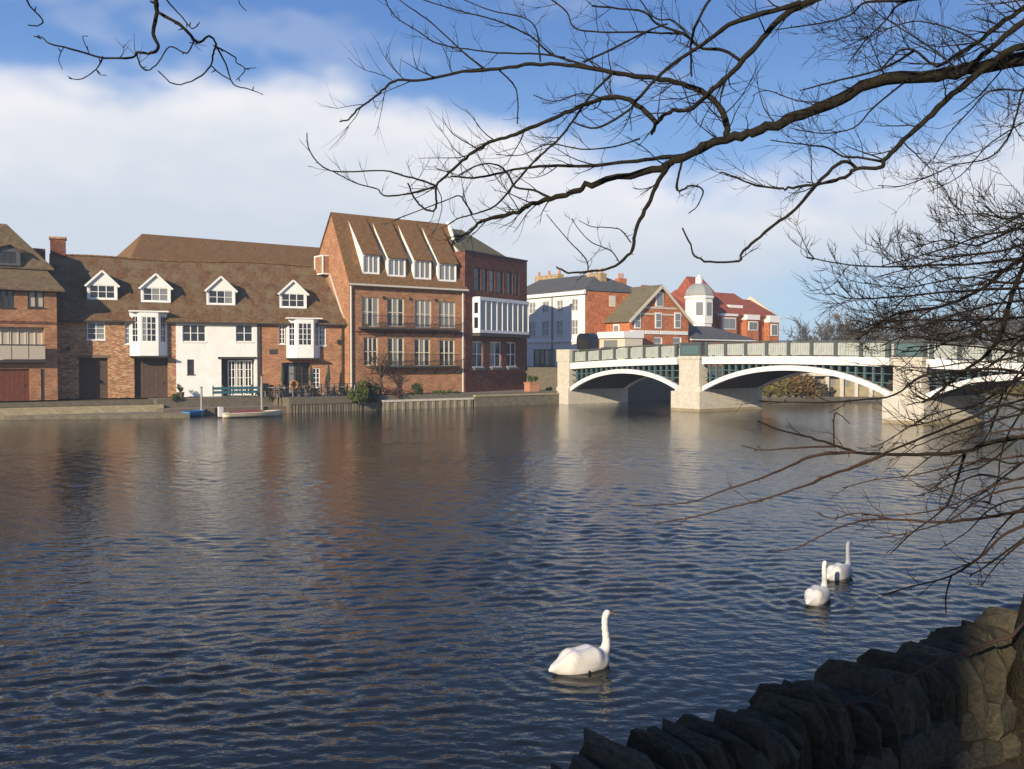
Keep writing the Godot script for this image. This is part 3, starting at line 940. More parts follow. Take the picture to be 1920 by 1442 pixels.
const STREET := 3.3
func white_hotel():
	var n = facing_upstream("white_hotel", "white stuccoed hotel with slate roof and brick side wall at the bridge end", "hotel", 65.0, STREET, -80.0)
	var x0 = pz(n, 955, 600).x; var x1 = pz(n, 1097, 600).x
	var yt = pz(n, 1096, 543).y
	var ops = []
	for u in [[991, 1004], [1016, 1029], [1043, 1055], [1071, 1083]]:
		ops.append(rect(n, u[0], 561, u[1], 583)); ops.append(rect(n, u[0], 600, u[1], 628))
	for i in ops.size():
		ops[i][2] = ops[6 + i % 2][2]; ops[i][3] = ops[6 + i % 2][3]
	var sh = rect(n, 1000, 655, 1040, 690); sh[2] = 0.0
	var w = st_new()
	facade(w, x0, x1, -1.0, yt, 0, ops + [sh], 0.15)
	part(n, "front_wall", w, M.white)
	var w2 = st_new()
	shell(w2, x0, x1 + 0.01, -1.0, yt - 0.15, -9, -0.01)
	part(n, "side_wall", w2, M.brick_red)
	for o in ops: window(n, o, 0, 2, 2, M.trim, M.glass_pale, "sash_window", 0.06, 0.04, 0.15)
	window(n, sh, 0, 4, 1, M.dark_trim, M.glass, "shop_window", 0.1, 0.06, 0.15, false)
	box(n, "cornice", M.trim, x0, yt - 0.45, 0.003, x1 + 0.15, yt, 0.3)
	box(n, "string_course", M.trim, x0, ops[1][2] - 0.75, 0.003, x1 + 0.03, ops[1][2] - 0.5, 0.12)
	pipe(n, lerp(ops[2][1], ops[4][0], 0.5), 0, yt - 0.5, 0.08, M.lead)
	var zr = -4.5
	var yr = pz(n, 1040, 522, zr).y
	var st = st_new()
	slab(st, [Vector3(x0, yt + 0.02, 0.3), Vector3(x0, yr, zr), Vector3(x1 - 3.2, yr, zr), Vector3(x1 + 0.1, yt + 0.02, 0.3)], 0.1)
	slab(st, [Vector3(x1 + 0.1, yt + 0.02, 0.3), Vector3(x1 - 3.2, yr, zr), Vector3(x1 + 0.1, yt + 0.02, -9.2)], 0.1)
	slab(st, [Vector3(x0, yr, zr), Vector3(x0, yt + 0.02, -9.2), Vector3(x1 + 0.1, yt + 0.02, -9.2), Vector3(x1 - 3.2, yr, zr)], 0.1)
	part(n, "roof", st, M.slate)
	for c in [[1003, 1046, 516, zr - 1.5], [1100, 1126, 513, zr + 0.8]]:
		var q = rect(n, c[0], c[2], c[1], 545, c[3])
		var ch = box(n, "chimney", M.brick_tan, q[0], yt, c[3] - 0.9, q[1], q[3], c[3])
		for k in 3:
			var sp = st_new()
			var cx = lerp(q[0] + 0.25, q[1] - 0.25, k / 2.0)
			cyl(sp, Vector3(cx, q[3], c[3] - 0.45), Vector3(cx, q[3] + 0.55, c[3] - 0.45), 0.16, 0.13, 8)
			part(ch, "chimney_pot", sp, M.terracotta)
	# small window in the brick flank
	var so = st_new()
	bx(so, x1 + 0.012, 6.4, -4.3, x1 + 0.06, 7.6, -3.4)
	part(n, "flank_window", so, M.cream)

func gabled_brick_house():
	var c = Vector3(12.2, STREET, -97.0)
	var n = thing("gabled_brick_house", "victorian red brick gabled house with white stone bands and olive tiled roof", "house", c, TH)
	var x1 = pz(n, 1291, 620).x
	var xm = x1 * 0.5
	var ye = pz(n, 1182, 598).y
	var yp = pz(n, 1237, 536).y
	var dep = -9.0
	var ops = []
	var tall = []
	for u in [[1190, 1200], [1229, 1239], [1265, 1275]]:
		tall.append(rect(n, u[0] - 1, 586, u[1] + 1, 616))
		ops.append(rect(n, u[0] - 3, 632, u[1] + 3, 655))
	for o in ops: o[3] = min(o[3], ye - 0.05)
	var w = st_new()
	facade(w, 0, x1, -1, ye, 0, ops, 0.12)
	shell(w, 0, x1, -1, ye, dep, 0)
	tri(w, Vector3(0, ye, 0), Vector3(xm, yp, 0), Vector3(x1, ye, 0))
	tri(w, Vector3(0, ye, dep), Vector3(x1, ye, dep), Vector3(xm, yp, dep))
	part(n, "wall", w, M.brick_red)
	for o in ops: window(n, o, 0, 1, 2, M.trim, M.glass_pale, "sash_window", 0.13, 0.05, 0.12)
	for o in tall:
		var tw = box(n, "tall_window", M.trim, o[0], o[2], 0.003, o[1], o[3], 0.07)
		for k in 2:
			var ym = lerp(o[2] + 0.12, o[3] - 0.12, k * 0.5)
			box(tw, "pane", M.glass_pale, o[0] + 0.13, ym + 0.03, 0.07, o[1] - 0.13, ym + (o[3] - o[2] - 0.24) * 0.5 - 0.03, 0.085)
	# attic window with white surround
	var aw = rect(n, 1229, 548, 1243, 575)
	box(n, "attic_window", M.trim, aw[0], aw[2], 0.003, aw[1], aw[3], 0.08)
	box(n, "attic_pane", M.glass_pale, aw[0] + 0.12, aw[2] + 0.1, 0.08, aw[1] - 0.12, aw[3] - 0.1, 0.10)
	for py in [577, 589, 622]:
		var b = pz(n, 1237, py)
		var half = x1 * 0.5 if py > 600 else clamp((yp - b.y) / (yp - ye) * x1 * 0.5 - 0.25, 0.5, 9)
		if py == 622:
			for k in 4:     # stone band broken by the windows
				var a0 = lerp(0.05, x1 - 0.05, k / 4.0); var a1 = lerp(0.05, x1 - 0.05, (k + 1) / 4.0) - 0.15
				box(n, "stone_band", M.trim, a0, b.y - 0.28, 0.003, a1, b.y + 0.1, 0.09)
		else:
			box(n, "stone_band", M.cream, xm - half, b.y - 0.12, 0.003, xm + half, b.y + 0.06, 0.05)
	var st = st_new()
	var o = 0.35
	var k = (yp - ye) / xm
	for e in [[-o, 0], [x1 + o, 1]]:
		slab(st, [Vector3(xm, yp + 0.12, o), Vector3(xm, yp + 0.12, dep - o), Vector3(e[0], ye - k * o + 0.12, dep - o), Vector3(e[0], ye - k * o + 0.12, o)], 0.14)
	part(n, "roof", st, M.tile_olive)
	for e in [-o, x1 + o]:
		var sb = st_new()
		beam(sb, Vector3(xm, yp - 0.05, o + 0.03), Vector3(e, ye - k * o - 0.05, o + 0.03), 0.06, 0.3)
		part(n, "bargeboard", sb, M.cream)
	# window in the sunny side wall, chimney on the far slope
	box(n, "side_window", M.trim, -0.06, ye - 2.2, -2.4, -0.003, ye - 0.5, -1.5)
	box(n, "side_pane", M.glass_pale, -0.09, ye - 2.05, -2.3, -0.06, ye - 0.65, -1.6)
	var zc = -6.5
	var q = rect(n, 1161, 522, 1175, 545, zc)
	var ch = box(n, "chimney", M.brick_red, q[0], ye, zc - 0.7, q[1], q[3], zc)
	for i in 2:
		var sp = st_new()
		cyl(sp, Vector3(lerp(q[0], q[1], 0.3 + 0.4 * i), q[3], zc - 0.35), Vector3(lerp(q[0], q[1], 0.3 + 0.4 * i), q[3] + 0.6, zc - 0.35), 0.14, 0.12, 8)
		part(ch, "chimney_pot", sp, M.terracotta)

func red_mansion():
	var n = thing("red_brick_mansion", "red brick mansion with red tiled roofs and white bay windows beyond the bridge", "building", W(86.0, STREET, -77.0), TH)
	var dep = -9.0
	# left wing with a red roof, wing to the right, end parapet
	var xa = pz(n, 1245, 600).x; var xb = pz(n, 1300, 600).x; var xc = pz(n, 1335, 600).x; var xd = pz(n, 1458, 600).x
	var ye = pz(n, 1400, 592).y
	var wins = []
	for u in [[1345, 1370, 596, 618], [1394, 1411, 603, 620], [1436, 1449, 608, 630]]: wins.append(rect(n, u[0], u[2], u[1], u[3], 0))
	var w = st_new()
	facade(w, xa, xd, -1, ye, 0, [], 0.1)
	shell(w, xa, xd, -1, ye, dep, 0)
	part(n, "wall", w, M.brick_red)
	for r in wins:
		var o = 0.9
		var st = st_new()
		var wr = [r[0] + 0.1, r[1] - 0.1, r[2] + 0.1, r[3] - 0.1]
		bx(st, r[0] - 0.3, -1, 0.003, r[1] + 0.3, r[3] + 0.2, o - 0.15)
		var b = part(n, "bay", st, M.brick_red)
		box(b, "bay_cap", M.trim, r[0] - 0.35, r[3] + 0.2, 0.003, r[1] + 0.35, ye + 0.1, o)
		box(b, "window", M.trim, r[0], r[2], o - 0.15, r[1], r[3], o - 0.08)
		for k in 2:
			var x = lerp(r[0] + 0.12, r[1] - 0.12, k * 0.5)
			box(b, "pane", M.glass_pale, x + 0.03, r[2] + 0.12, o - 0.08, x + (r[1] - r[0] - 0.24) * 0.5 - 0.03, r[3] - 0.12, o - 0.06)
	var zr = -4.5
	var r1 = pz(n, 1260, 538, zr).y; var r2 = pz(n, 1355, 549, zr).y; var r3 = pz(n, 1420, 563, zr).y
	var x2 = pz(n, 1384, 560, zr).x
	var s1 = st_new()
	for e in [[xa, xb, r1], [xc - 2.5, x2, r2]]:
		slab(s1, [Vector3(e[0], ye, 0.4), Vector3(e[0] + 0.8, e[2], zr), Vector3(e[1] - 0.8, e[2], zr), Vector3(e[1], ye, 0.4)], 0.1)
		slab(s1, [Vector3(e[1], ye, 0.4), Vector3(e[1] - 0.8, e[2], zr), Vector3(e[1], ye, dep - 0.4)], 0.1)
		slab(s1, [Vector3(e[0], ye, dep - 0.4), Vector3(e[0] + 0.8, e[2], zr), Vector3(e[0], ye, 0.4)], 0.1)
		slab(s1, [Vector3(e[1], ye, dep - 0.4), Vector3(e[1] - 0.8, e[2], zr), Vector3(e[0] + 0.8, e[2], zr), Vector3(e[0], ye, dep - 0.4)], 0.1)
	part(n, "hipped_roof", s1, M.tile_red)
	var s2 = st_new()
	slab(s2, [Vector3(x2 - 3, ye + 0.02, 0.3), Vector3(x2 - 3, r3, zr), Vector3(xd, r3, zr), Vector3(xd, ye + 0.02, 0.3)], 0.1)
	slab(s2, [Vector3(x2 - 3, r3, zr), Vector3(x2 - 3, ye + 0.02, dep - 0.3), Vector3(xd, ye + 0.02, dep - 0.3), Vector3(xd, r3, zr)], 0.1)
	part(n, "ridge_roof", s2, M.tile_red)
	var sp = st_new()
	extrude(sp, [Vector2(-0.5, ye - 0.3), Vector2(-zr, r3 + 0.5), Vector2(-dep, ye - 0.3)], 0, 0.3)
	var pp = part(n, "end_parapet", sp, M.cream)
	pp.position = Vector3(xd, 0, 0)
	pp.rotation.y = PI / 2
	var dq = rect(n, 1368, 572, 1393, 582, -1.2)
	box(n, "roof_dormer", M.trim, dq[0], dq[2], -3.2, dq[1], dq[3], -1.2)
	# turret
	var tc = pz(n, 1310, 600, 1.4)
	var rad = (pz(n, 1335, 600, 1.4).x - pz(n, 1286, 600, 1.4).x) * 0.35
	var t = []
	var levels = [[-1.0, 1.0], [pz(n, 1310, 608, 1.4).y, 1.0], [pz(n, 1310, 607, 1.4).y, 1.06], [pz(n, 1310, 561, 1.4).y, 1.06], [pz(n, 1310, 560, 1.4).y, 1.15], [pz(n, 1310, 556, 1.4).y, 1.15]]
	var sides = 8
	var lathe = func(prof, cx, cz, sides_):
		var s = st_new()
		for i in prof.size() - 1:
			for j in sides_:
				var a0 = TAU * (j + 0.5) / sides_; var a1 = TAU * (j + 1.5) / sides_
				quad(s, Vector3(cx + cos(a0) * prof[i][1], prof[i][0], cz + sin(a0) * prof[i][1]), Vector3(cx + cos(a0) * prof[i + 1][1], prof[i + 1][0], cz + sin(a0) * prof[i + 1][1]), Vector3(cx + cos(a1) * prof[i + 1][1], prof[i + 1][0], cz + sin(a1) * prof[i + 1][1]), Vector3(cx + cos(a1) * prof[i][1], prof[i][0], cz + sin(a1) * prof[i][1]))
		return s
	for i in levels.size(): levels[i][1] *= rad
	part(n, "turret", lathe.call(levels, tc.x, 1.4, 8), M.white)
	var dy0 = levels[5][0]; var dy1 = pz(n, 1310, 531, 1.4).y; var dy2 = pz(n, 1310, 519, 1.4).y
	var dome = [[dy0, rad * 1.1]]
	for i in 7:
		var a = (i + 1) / 7.0 * PI * 0.45
		dome.append([lerp(dy0, dy1, sin(a) / sin(PI * 0.45)), rad * 1.1 * cos(a)])
	part(n, "dome", lathe.call(dome, tc.x, 1.4, 8), M.lead_pale)
	part(n, "lantern", lathe.call([[dy1 - 0.1, 0.42], [dy2 - 0.1, 0.42], [dy2 - 0.1, 0.5], [dy2 + 0.05, 0.2], [dy2 + 0.3, 0.02]], tc.x, 1.4, 8), M.trim)
	for k in 3:
		var a = TAU * (1 + k) / 8.0
		var sw = st_new()
		var dir = Vector3(cos(a), 0, sin(a)); var sd = Vector3(-sin(a), 0, cos(a))
		var ctr = Vector3(tc.x, 0, 1.4) + dir * rad * 0.985
		var y0 = pz(n, 1310, 592, 1.4).y; var y1 = pz(n, 1310, 568, 1.4).y
		hexa(sw, [ctr - sd * 0.4 + Vector3(0, y0, 0), ctr + sd * 0.4 + Vector3(0, y0, 0), ctr + sd * 0.4 + dir * 0.05 + Vector3(0, y0, 0), ctr - sd * 0.4 + dir * 0.05 + Vector3(0, y0, 0), ctr - sd * 0.4 + Vector3(0, y1, 0), ctr + sd * 0.4 + Vector3(0, y1, 0), ctr + sd * 0.4 + dir * 0.05 + Vector3(0, y1, 0), ctr - sd * 0.4 + dir * 0.05 + Vector3(0, y1, 0)])
		part(n, "turret_window", sw, M.glass_pale)
	# gable roof scrap behind the dome
	var zg = -3.0
	var g0 = pz(n, 1282, 532, zg); var g1 = pz(n, 1300, 519, zg)
	var sg = st_new()
	slab(sg, [Vector3(g0.x, g0.y - 1.5, zg + 2.0), Vector3(g1.x - 1.2, g1.y, zg), Vector3(g1.x + 1.5, g1.y, zg), Vector3(g1.x + 2.5, g0.y - 1.5, zg + 2.0)], 0.1)
	slab(sg, [Vector3(g0.x, g0.y - 1.5, zg - 2.0), Vector3(g1.x - 1.2, g1.y, zg), Vector3(g0.x, g0.y - 1.5, zg + 2.0)], 0.1)
	part(n, "rear_roof", sg, M.tile_red)

func low_slate_house():
	var n = thing("slate_pavilion", "low building with grey slate roof and white fascia just behind bridge railing", "building", W(77.0, STREET, -70.5), TH)
	var x0 = pz(n, 1292, 640).x; var x1 = pz(n, 1412, 640).x
	var ye = pz(n, 1350, 638).y
	var w = st_new()
	var wr = []
	for k in 4: wr.append([lerp(x0, x1, 0.06 + 0.24 * k), lerp(x0, x1, 0.2 + 0.24 * k), 0.9, 2.2])
	facade(w, x0 + 0.3, x1 - 0.3, -1, ye, 0, wr, 0.1)
	shell(w, x0 + 0.3, x1 - 0.3, -1, ye, -6, 0)
	part(n, "wall", w, M.brick_red)
	for r in wr: window(n, r, 0, 2, 1)
	box(n, "fascia", M.trim, x0, ye - 0.05, 0.1, x1, ye + 0.16, 0.4)
	var y = pz(n, 1330, 612, -2.8).y
	var st = st_new()
	slab(st, [Vector3(x0, ye + 0.16, 0.4), Vector3(x0 + 1.0, y, -2.8), Vector3(x1 - 4.2, y, -2.8), Vector3(x1, ye + 0.16, 0.4)], 0.1)
	slab(st, [Vector3(x1, ye + 0.16, 0.4), Vector3(x1 - 4.2, y, -2.8), Vector3(x1, ye + 0.16, -6.2)], 0.1)
	slab(st, [Vector3(x0, ye + 0.16, -6.2), Vector3(x0 + 1.0, y, -2.8), Vector3(x0, ye + 0.16, 0.4)], 0.1)
	slab(st, [Vector3(x1, ye + 0.16, -6.2), Vector3(x1 - 4.2, y, -2.8), Vector3(x0 + 1.0, y, -2.8), Vector3(x0, ye + 0.16, -6.2)], 0.1)
	part(n, "roof", st, M.slate)
	# dark boarded link to the mansion
	box(n, "boarded_loft", M.lead, x0 - 0.5, ye + 0.2, -5.5, x0 + 2.2, y + 0.25, -1.4)

func street_clutter():
	# white kiosk, and the dark van built as a booth, by the bridge end
	var k = facing_upstream("kiosk", "small white kiosk with flat fascia beside the bridge end", "kiosk", 66.0, STREET, -72.0)
	var x0 = pz(k, 1123, 640).x; var x1 = pz(k, 1173, 640).x
	var y0 = 0.0; var y1 = pz(k, 1150, 634).y; var y2 = pz(k, 1150, 622).y
	box(k, "wall", M.cream, x0 + 0.1, y0, -2.5, x1 - 0.1, y1, 0)
	box(k, "fascia", M.trim, x0, y1, -2.6, x1, y2, 0.25)
	box(k, "serving_window", M.glass_pale, lerp(x0, x1, 0.2), y1 - 1.0, 0.003, lerp(x0, x1, 0.7), y1 - 0.2, 0.04)
	box(k, "counter", M.wood, lerp(x0, x1, 0.15), y1 - 1.15, 0.003, lerp(x0, x1, 0.75), y1 - 1.05, 0.3)
	var v = facing_upstream("van_booth", "dark navy van built as a booth with rounded roof at the bridge end below the white hotel", "booth", 61.5, STREET, -71.0)
	var a = pz(v, 1081, 640).x; var b = pz(v, 1108, 640).x
	var h = max(1.9, pz(v, 1098, 625).y)
	var st = st_new()
	extrude(st, [Vector2(a, 0), Vector2(b, 0), Vector2(b, h - 0.5), Vector2(b - 0.15, h - 0.2), Vector2(b - 0.45, h), Vector2(a + 0.45, h), Vector2(a + 0.15, h - 0.2), Vector2(a, h - 0.5)], -1.0, 0)
	part(v, "body", st, M.navy)
	box(v, "hatch", M.glass, a + 0.3, 1.0, 0.003, b - 0.3, h - 0.6, 0.02)
	box(v, "shelf", M.iron, a + 0.25, 0.9, 0.003, b - 0.25, 0.96, 0.3)
	box(v, "plinth", M.iron, a - 0.03, -0.05, -1.03, b + 0.03, 0.15, 0.03)

# ---------------------------------------------------------------- bridge
func deck(t): return 4.28 - 0.0013 * (t + 44.0) * (t + 44.0)
func arch_y(t, a, b, ya, yb, crown):
	var u = (t - a) / (b - a)
	return lerp(ya, yb, u) + (crown - (ya + yb) * 0.5) * (1.0 - pow(2.0 * u - 1.0, 2.0) * (0.86 + 0.14 * pow(2.0 * u - 1.0, 2.0)))
func bridge():
	var n = facing_upstream("river_bridge", "white iron arched bridge on pale stone piers with panelled railing", "bridge", 55.0, 0.0, 0.0)
	var wz = -7.0
	for p in [[-51.5, -48.85], [-33.2, -30.75]]:
		var a = p[0]; var b = p[1]
		var d = deck((a + b) * 0.5)
		var st = st_new()
		# lower pier with its chamfered plinth, running the width of the bridge
		bx(st, a - 0.22, -1.2, wz - 0.1, b + 0.12, 1.55, 0.42)
		bx(st, a - 0.02, 1.55, wz, b + 0.02, 1.78, 0.2)
		bx(st, a + 0.1, 1.78, wz + 0.1, b - 0.1, 2.0, 0.12)
		var pr = part(n, "pier", st, M.stone)
		var s2 = st_new()
		bx(s2, a + 0.3, 2.0, -0.9, b - 0.26, d - 0.16, 0.06)
		bx(s2, a + 0.22, d - 0.16, -0.95, b - 0.18, d + 0.08, 0.12)
		part(pr, "pilaster", s2, M.stone)
		var s4 = st_new()
		bx(s4, a - 0.225, -1.2, wz - 0.105, b + 0.125, 0.22, 0.425)
		part(pr, "waterline_stain", s4, M.stone_dull)
		var s3 = st_new()
		bx(s3, a + 0.25, d + 0.08, -0.6, b - 0.25, d + 1.02, -0.1)
		bx(s3, a + 0.18, d + 1.02, -0.66, b - 0.18, d + 1.14, -0.04)
		var pd = part(pr, "parapet_pedestal", s3, M.rail_post)
		box(pd, "pedestal_panel", M.teal, a + 0.45, d + 0.2, -0.1, b - 0.45, d + 0.9, -0.07)
	# left abutment: end pilaster and masonry into the bank
	var sa = st_new()
	bx(sa, -66.2, -1.2, -7.2, -64.5, 1.5, 0.25)
	bx(sa, -66.2, 1.5, -1.0, -64.55, deck(-65.0) + 0.15, 0.12)
	bx(sa, -66.3, deck(-65.0) + 0.15, -1.0, -64.5, deck(-65.0) + 1.25, 0.16)
	part(n, "abutment", sa, M.stone)
	var sb = st_new()
	bx(sb, -18.0, -1.2, -7.2, -8.0, deck(-18.0), 0.1)
	part(n, "abutment", sb, M.stone)
	var spans = [[-64.5, -51.5, 1.55, 1.95, 3.22], [-48.85, -33.2, 1.95, 1.95, 3.62], [-30.75, -18.0, 1.9, 1.5, 3.2]]
	for sp in spans:
		var a = sp[0]; var b = sp[1]
		var N = 28
		var rib = st_new(); var rear = st_new(); var soffit = st_new(); var back = st_new(); var fas = st_new(); var fas2 = st_new()
		for i in N:
			var t0 = lerp(a, b, i / float(N)); var t1 = lerp(a, b, (i + 1) / float(N))
			var y0 = arch_y(t0, a, b, sp[2], sp[3], sp[4]); var y1 = arch_y(t1, a, b, sp[2], sp[3], sp[4])
			var th = 0.36
			for q in [[rib, -0.35, 0.0], [rear, wz, wz + 0.35]]:
				hexa(q[0], [Vector3(t0, y0 - th, q[1]), Vector3(t1, y1 - th, q[1]), Vector3(t1, y1 - th, q[2]), Vector3(t0, y0 - th, q[2]), Vector3(t0, y0, q[1]), Vector3(t1, y1, q[1]), Vector3(t1, y1, q[2]), Vector3(t0, y0, q[2])])
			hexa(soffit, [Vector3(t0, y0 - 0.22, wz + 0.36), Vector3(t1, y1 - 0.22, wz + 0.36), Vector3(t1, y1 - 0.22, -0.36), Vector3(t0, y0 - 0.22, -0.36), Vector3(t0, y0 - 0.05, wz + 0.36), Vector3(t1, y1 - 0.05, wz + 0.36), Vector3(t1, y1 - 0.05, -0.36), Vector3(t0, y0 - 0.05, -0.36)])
			var f0 = deck(t0); var f1 = deck(t1)
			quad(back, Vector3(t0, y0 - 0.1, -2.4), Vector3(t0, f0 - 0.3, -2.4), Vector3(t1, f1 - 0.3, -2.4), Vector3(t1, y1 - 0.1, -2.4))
			hexa(fas, [Vector3(t0, f0 - 0.56, -0.5), Vector3(t1, f1 - 0.56, -0.5), Vector3(t1, f1 - 0.56, 0.03), Vector3(t0, f0 - 0.56, 0.03), Vector3(t0, f0, -0.5), Vector3(t1, f1, -0.5), Vector3(t1, f1, 0.03), Vector3(t0, f0, 0.03)])
			hexa(fas2, [Vector3(t0, f0 - 0.56, wz), Vector3(t1, f1 - 0.56, wz), Vector3(t1, f1 - 0.56, wz + 0.5), Vector3(t0, f0 - 0.56, wz + 0.5), Vector3(t0, f0, wz), Vector3(t1, f1, wz), Vector3(t1, f1, wz + 0.5), Vector3(t0, f0, wz + 0.5)])
		part(n, "arch_rib", rib, M.bridge_white)
		part(n, "arch_rib", rear, M.bridge_white)
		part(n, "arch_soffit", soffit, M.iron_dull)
		part(n, "spandrel_shade_sheet", back, M.iron_dull)  # dark sheet standing in for the shade between the spandrel posts
		part(n, "fascia_girder", fas, M.bridge_white)
		part(n, "fascia_girder", fas2, M.bridge_white)
		var posts = int((b - a) / 0.62)
		for i in range(1, posts):
			var t = lerp(a, b, i / float(posts))
			var y = arch_y(t, a, b, sp[2], sp[3], sp[4])
			if deck(t) - 0.56 - y < 0.12: continue
			box(n, "spandrel_post", M.teal, t - 0.055, y, -0.34, t + 0.055, deck(t) - 0.56, -0.14)
		for f in [0.28, 0.62]:
			var sr = st_new()
			for i in N:
				var t0 = lerp(a, b, i / float(N)); var t1 = lerp(a, b, (i + 1) / float(N))
				var y0 = arch_y(t0, a, b, sp[2], sp[3], sp[4]); var y1 = arch_y(t1, a, b, sp[2], sp[3], sp[4])
				var d0 = deck(t0) - 0.56 - 0.85 * f * 2.0
				if i == N / 2:
					part(n, "spandrel_rail", sr, M.teal)
					sr = st_new()
				if d0 > y0 and d0 > y1:
					beam(sr, Vector3(t0, d0, -0.25), Vector3(t1, deck(t1) - 0.56 - 0.85 * f * 2.0, -0.25), 0.08, 0.06)
			part(n, "spandrel_rail", sr, M.teal)
		# railing: posts, panels, hand rail
		var m = int(round((b - a) / 1.9))
		for side in [-0.25, wz + 0.25]:
			for i in m + 1:
				var t = lerp(a + 0.25, b - 0.25, i / float(m))
				var y = deck(t)
				box(n, "railing_post", M.rail_post, t - 0.13, y, side - 0.13, t + 0.13, y + 1.12, side + 0.13)
				if i == m: continue
				var t2 = lerp(a + 0.25, b - 0.25, (i + 1) / float(m))
				var y2 = deck(t2)
				var sp2 = st_new()
				var u0 = t + 0.13; var u1 = t2 - 0.13
				hexa(sp2, [Vector3(u0, y + 0.1, side - 0.02), Vector3(u1, y2 + 0.1, side - 0.02), Vector3(u1, y2 + 0.1, side + 0.02), Vector3(u0, y + 0.1, side + 0.02), Vector3(u0, y + 0.94, side - 0.02), Vector3(u1, y2 + 0.94, side - 0.02), Vector3(u1, y2 + 0.94, side + 0.02), Vector3(u0, y + 0.94, side + 0.02)])
				var pn = part(n, "railing_panel", sp2, M.rail_panel)
				var bars = st_new()
				for k in range(1, 8):
					var u = lerp(u0, u1, k / 8.0)
					var yy = lerp(y, y2, k / 8.0)
					bx(bars, u - 0.012, yy + 0.1, side - 0.034, u + 0.012, yy + 0.94, side + 0.034)
				part(pn, "panel_bars", bars, M.rail_bar, "stuff")
				var hr = st_new()
				beam(hr, Vector3(t, y + 1.06, side), Vector3(t2, y2 + 1.06, side), 0.16, 0.1)
				part(n, "hand_rail", hr, M.rail_post)
	var dk = st_new()
	for i in 60:
		var t0 = lerp(-66.4, -8.0, i / 60.0); var t1 = lerp(-66.4, -8.0, (i + 1) / 60.0)
		hexa(dk, [Vector3(t0, deck(t0) - 0.4, wz + 0.5), Vector3(t1, deck(t1) - 0.4, wz + 0.5), Vector3(t1, deck(t1) - 0.4, -0.5), Vector3(t0, deck(t0) - 0.4, -0.5), Vector3(t0, deck(t0) - 0.1, wz + 0.5), Vector3(t1, deck(t1) - 0.1, wz + 0.5), Vector3(t1, deck(t1) - 0.1, -0.5), Vector3(t0, deck(t0) - 0.1, -0.5)])
	part(n, "deck", dk, M.asphalt)
	# faded red scrawl sprayed on the girder
	var g = st_new()
	var r := RandomNumberGenerator.new(); r.seed = 3
	for i in 9:
		var p = pz(n, 1334 + i * 4.6, 674, 0.036)
		var last = Vector3(p.x, p.y + r.randf_range(-0.12, 0.0), 0.036)
		for k in 3:
			var nx = last + Vector3(r.randf_range(-0.02, 0.09), (0.17 if k % 2 == 0 else -0.15) * r.randf_range(0.6, 1.1), 0)
			beam(g, last, nx, 0.006, 0.035, Vector3(0, 0, 1))
			last = nx
	part(n, "graffiti", g, M.graffiti, "stuff")

# ---------------------------------------------------------------- ground and water
func ground_block(called, pts, y0, y1, mat, front = null):
	# an upright block on a ground plan of (s, t) points
	var st = st_new(); var sf = st_new()
	var poly = PackedVector2Array()
	for p in pts: poly.append(p)
	var idx = Geometry2D.triangulate_polygon(poly)
	for i in range(0, idx.size(), 3):
		tri(st, W(pts[idx[i]].x, y1, pts[idx[i]].y), W(pts[idx[i + 1]].x, y1, pts[idx[i + 1]].y), W(pts[idx[i + 2]].x, y1, pts[idx[i + 2]].y))
	for i in pts.size():
		var a = pts[i]; var b = pts[(i + 1) % pts.size()]
		quad(sf if front != null else st, W(a.x, y0, a.y), W(b.x, y0, b.y), W(b.x, y1, b.y), W(a.x, y1, a.y))
	var o = part(self, called, st, mat, "structure")
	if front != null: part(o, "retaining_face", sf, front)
	return o
func ps(px, py, y):
	var p = on_y(px, py, y)
	return Vector2(S(p), T(p))
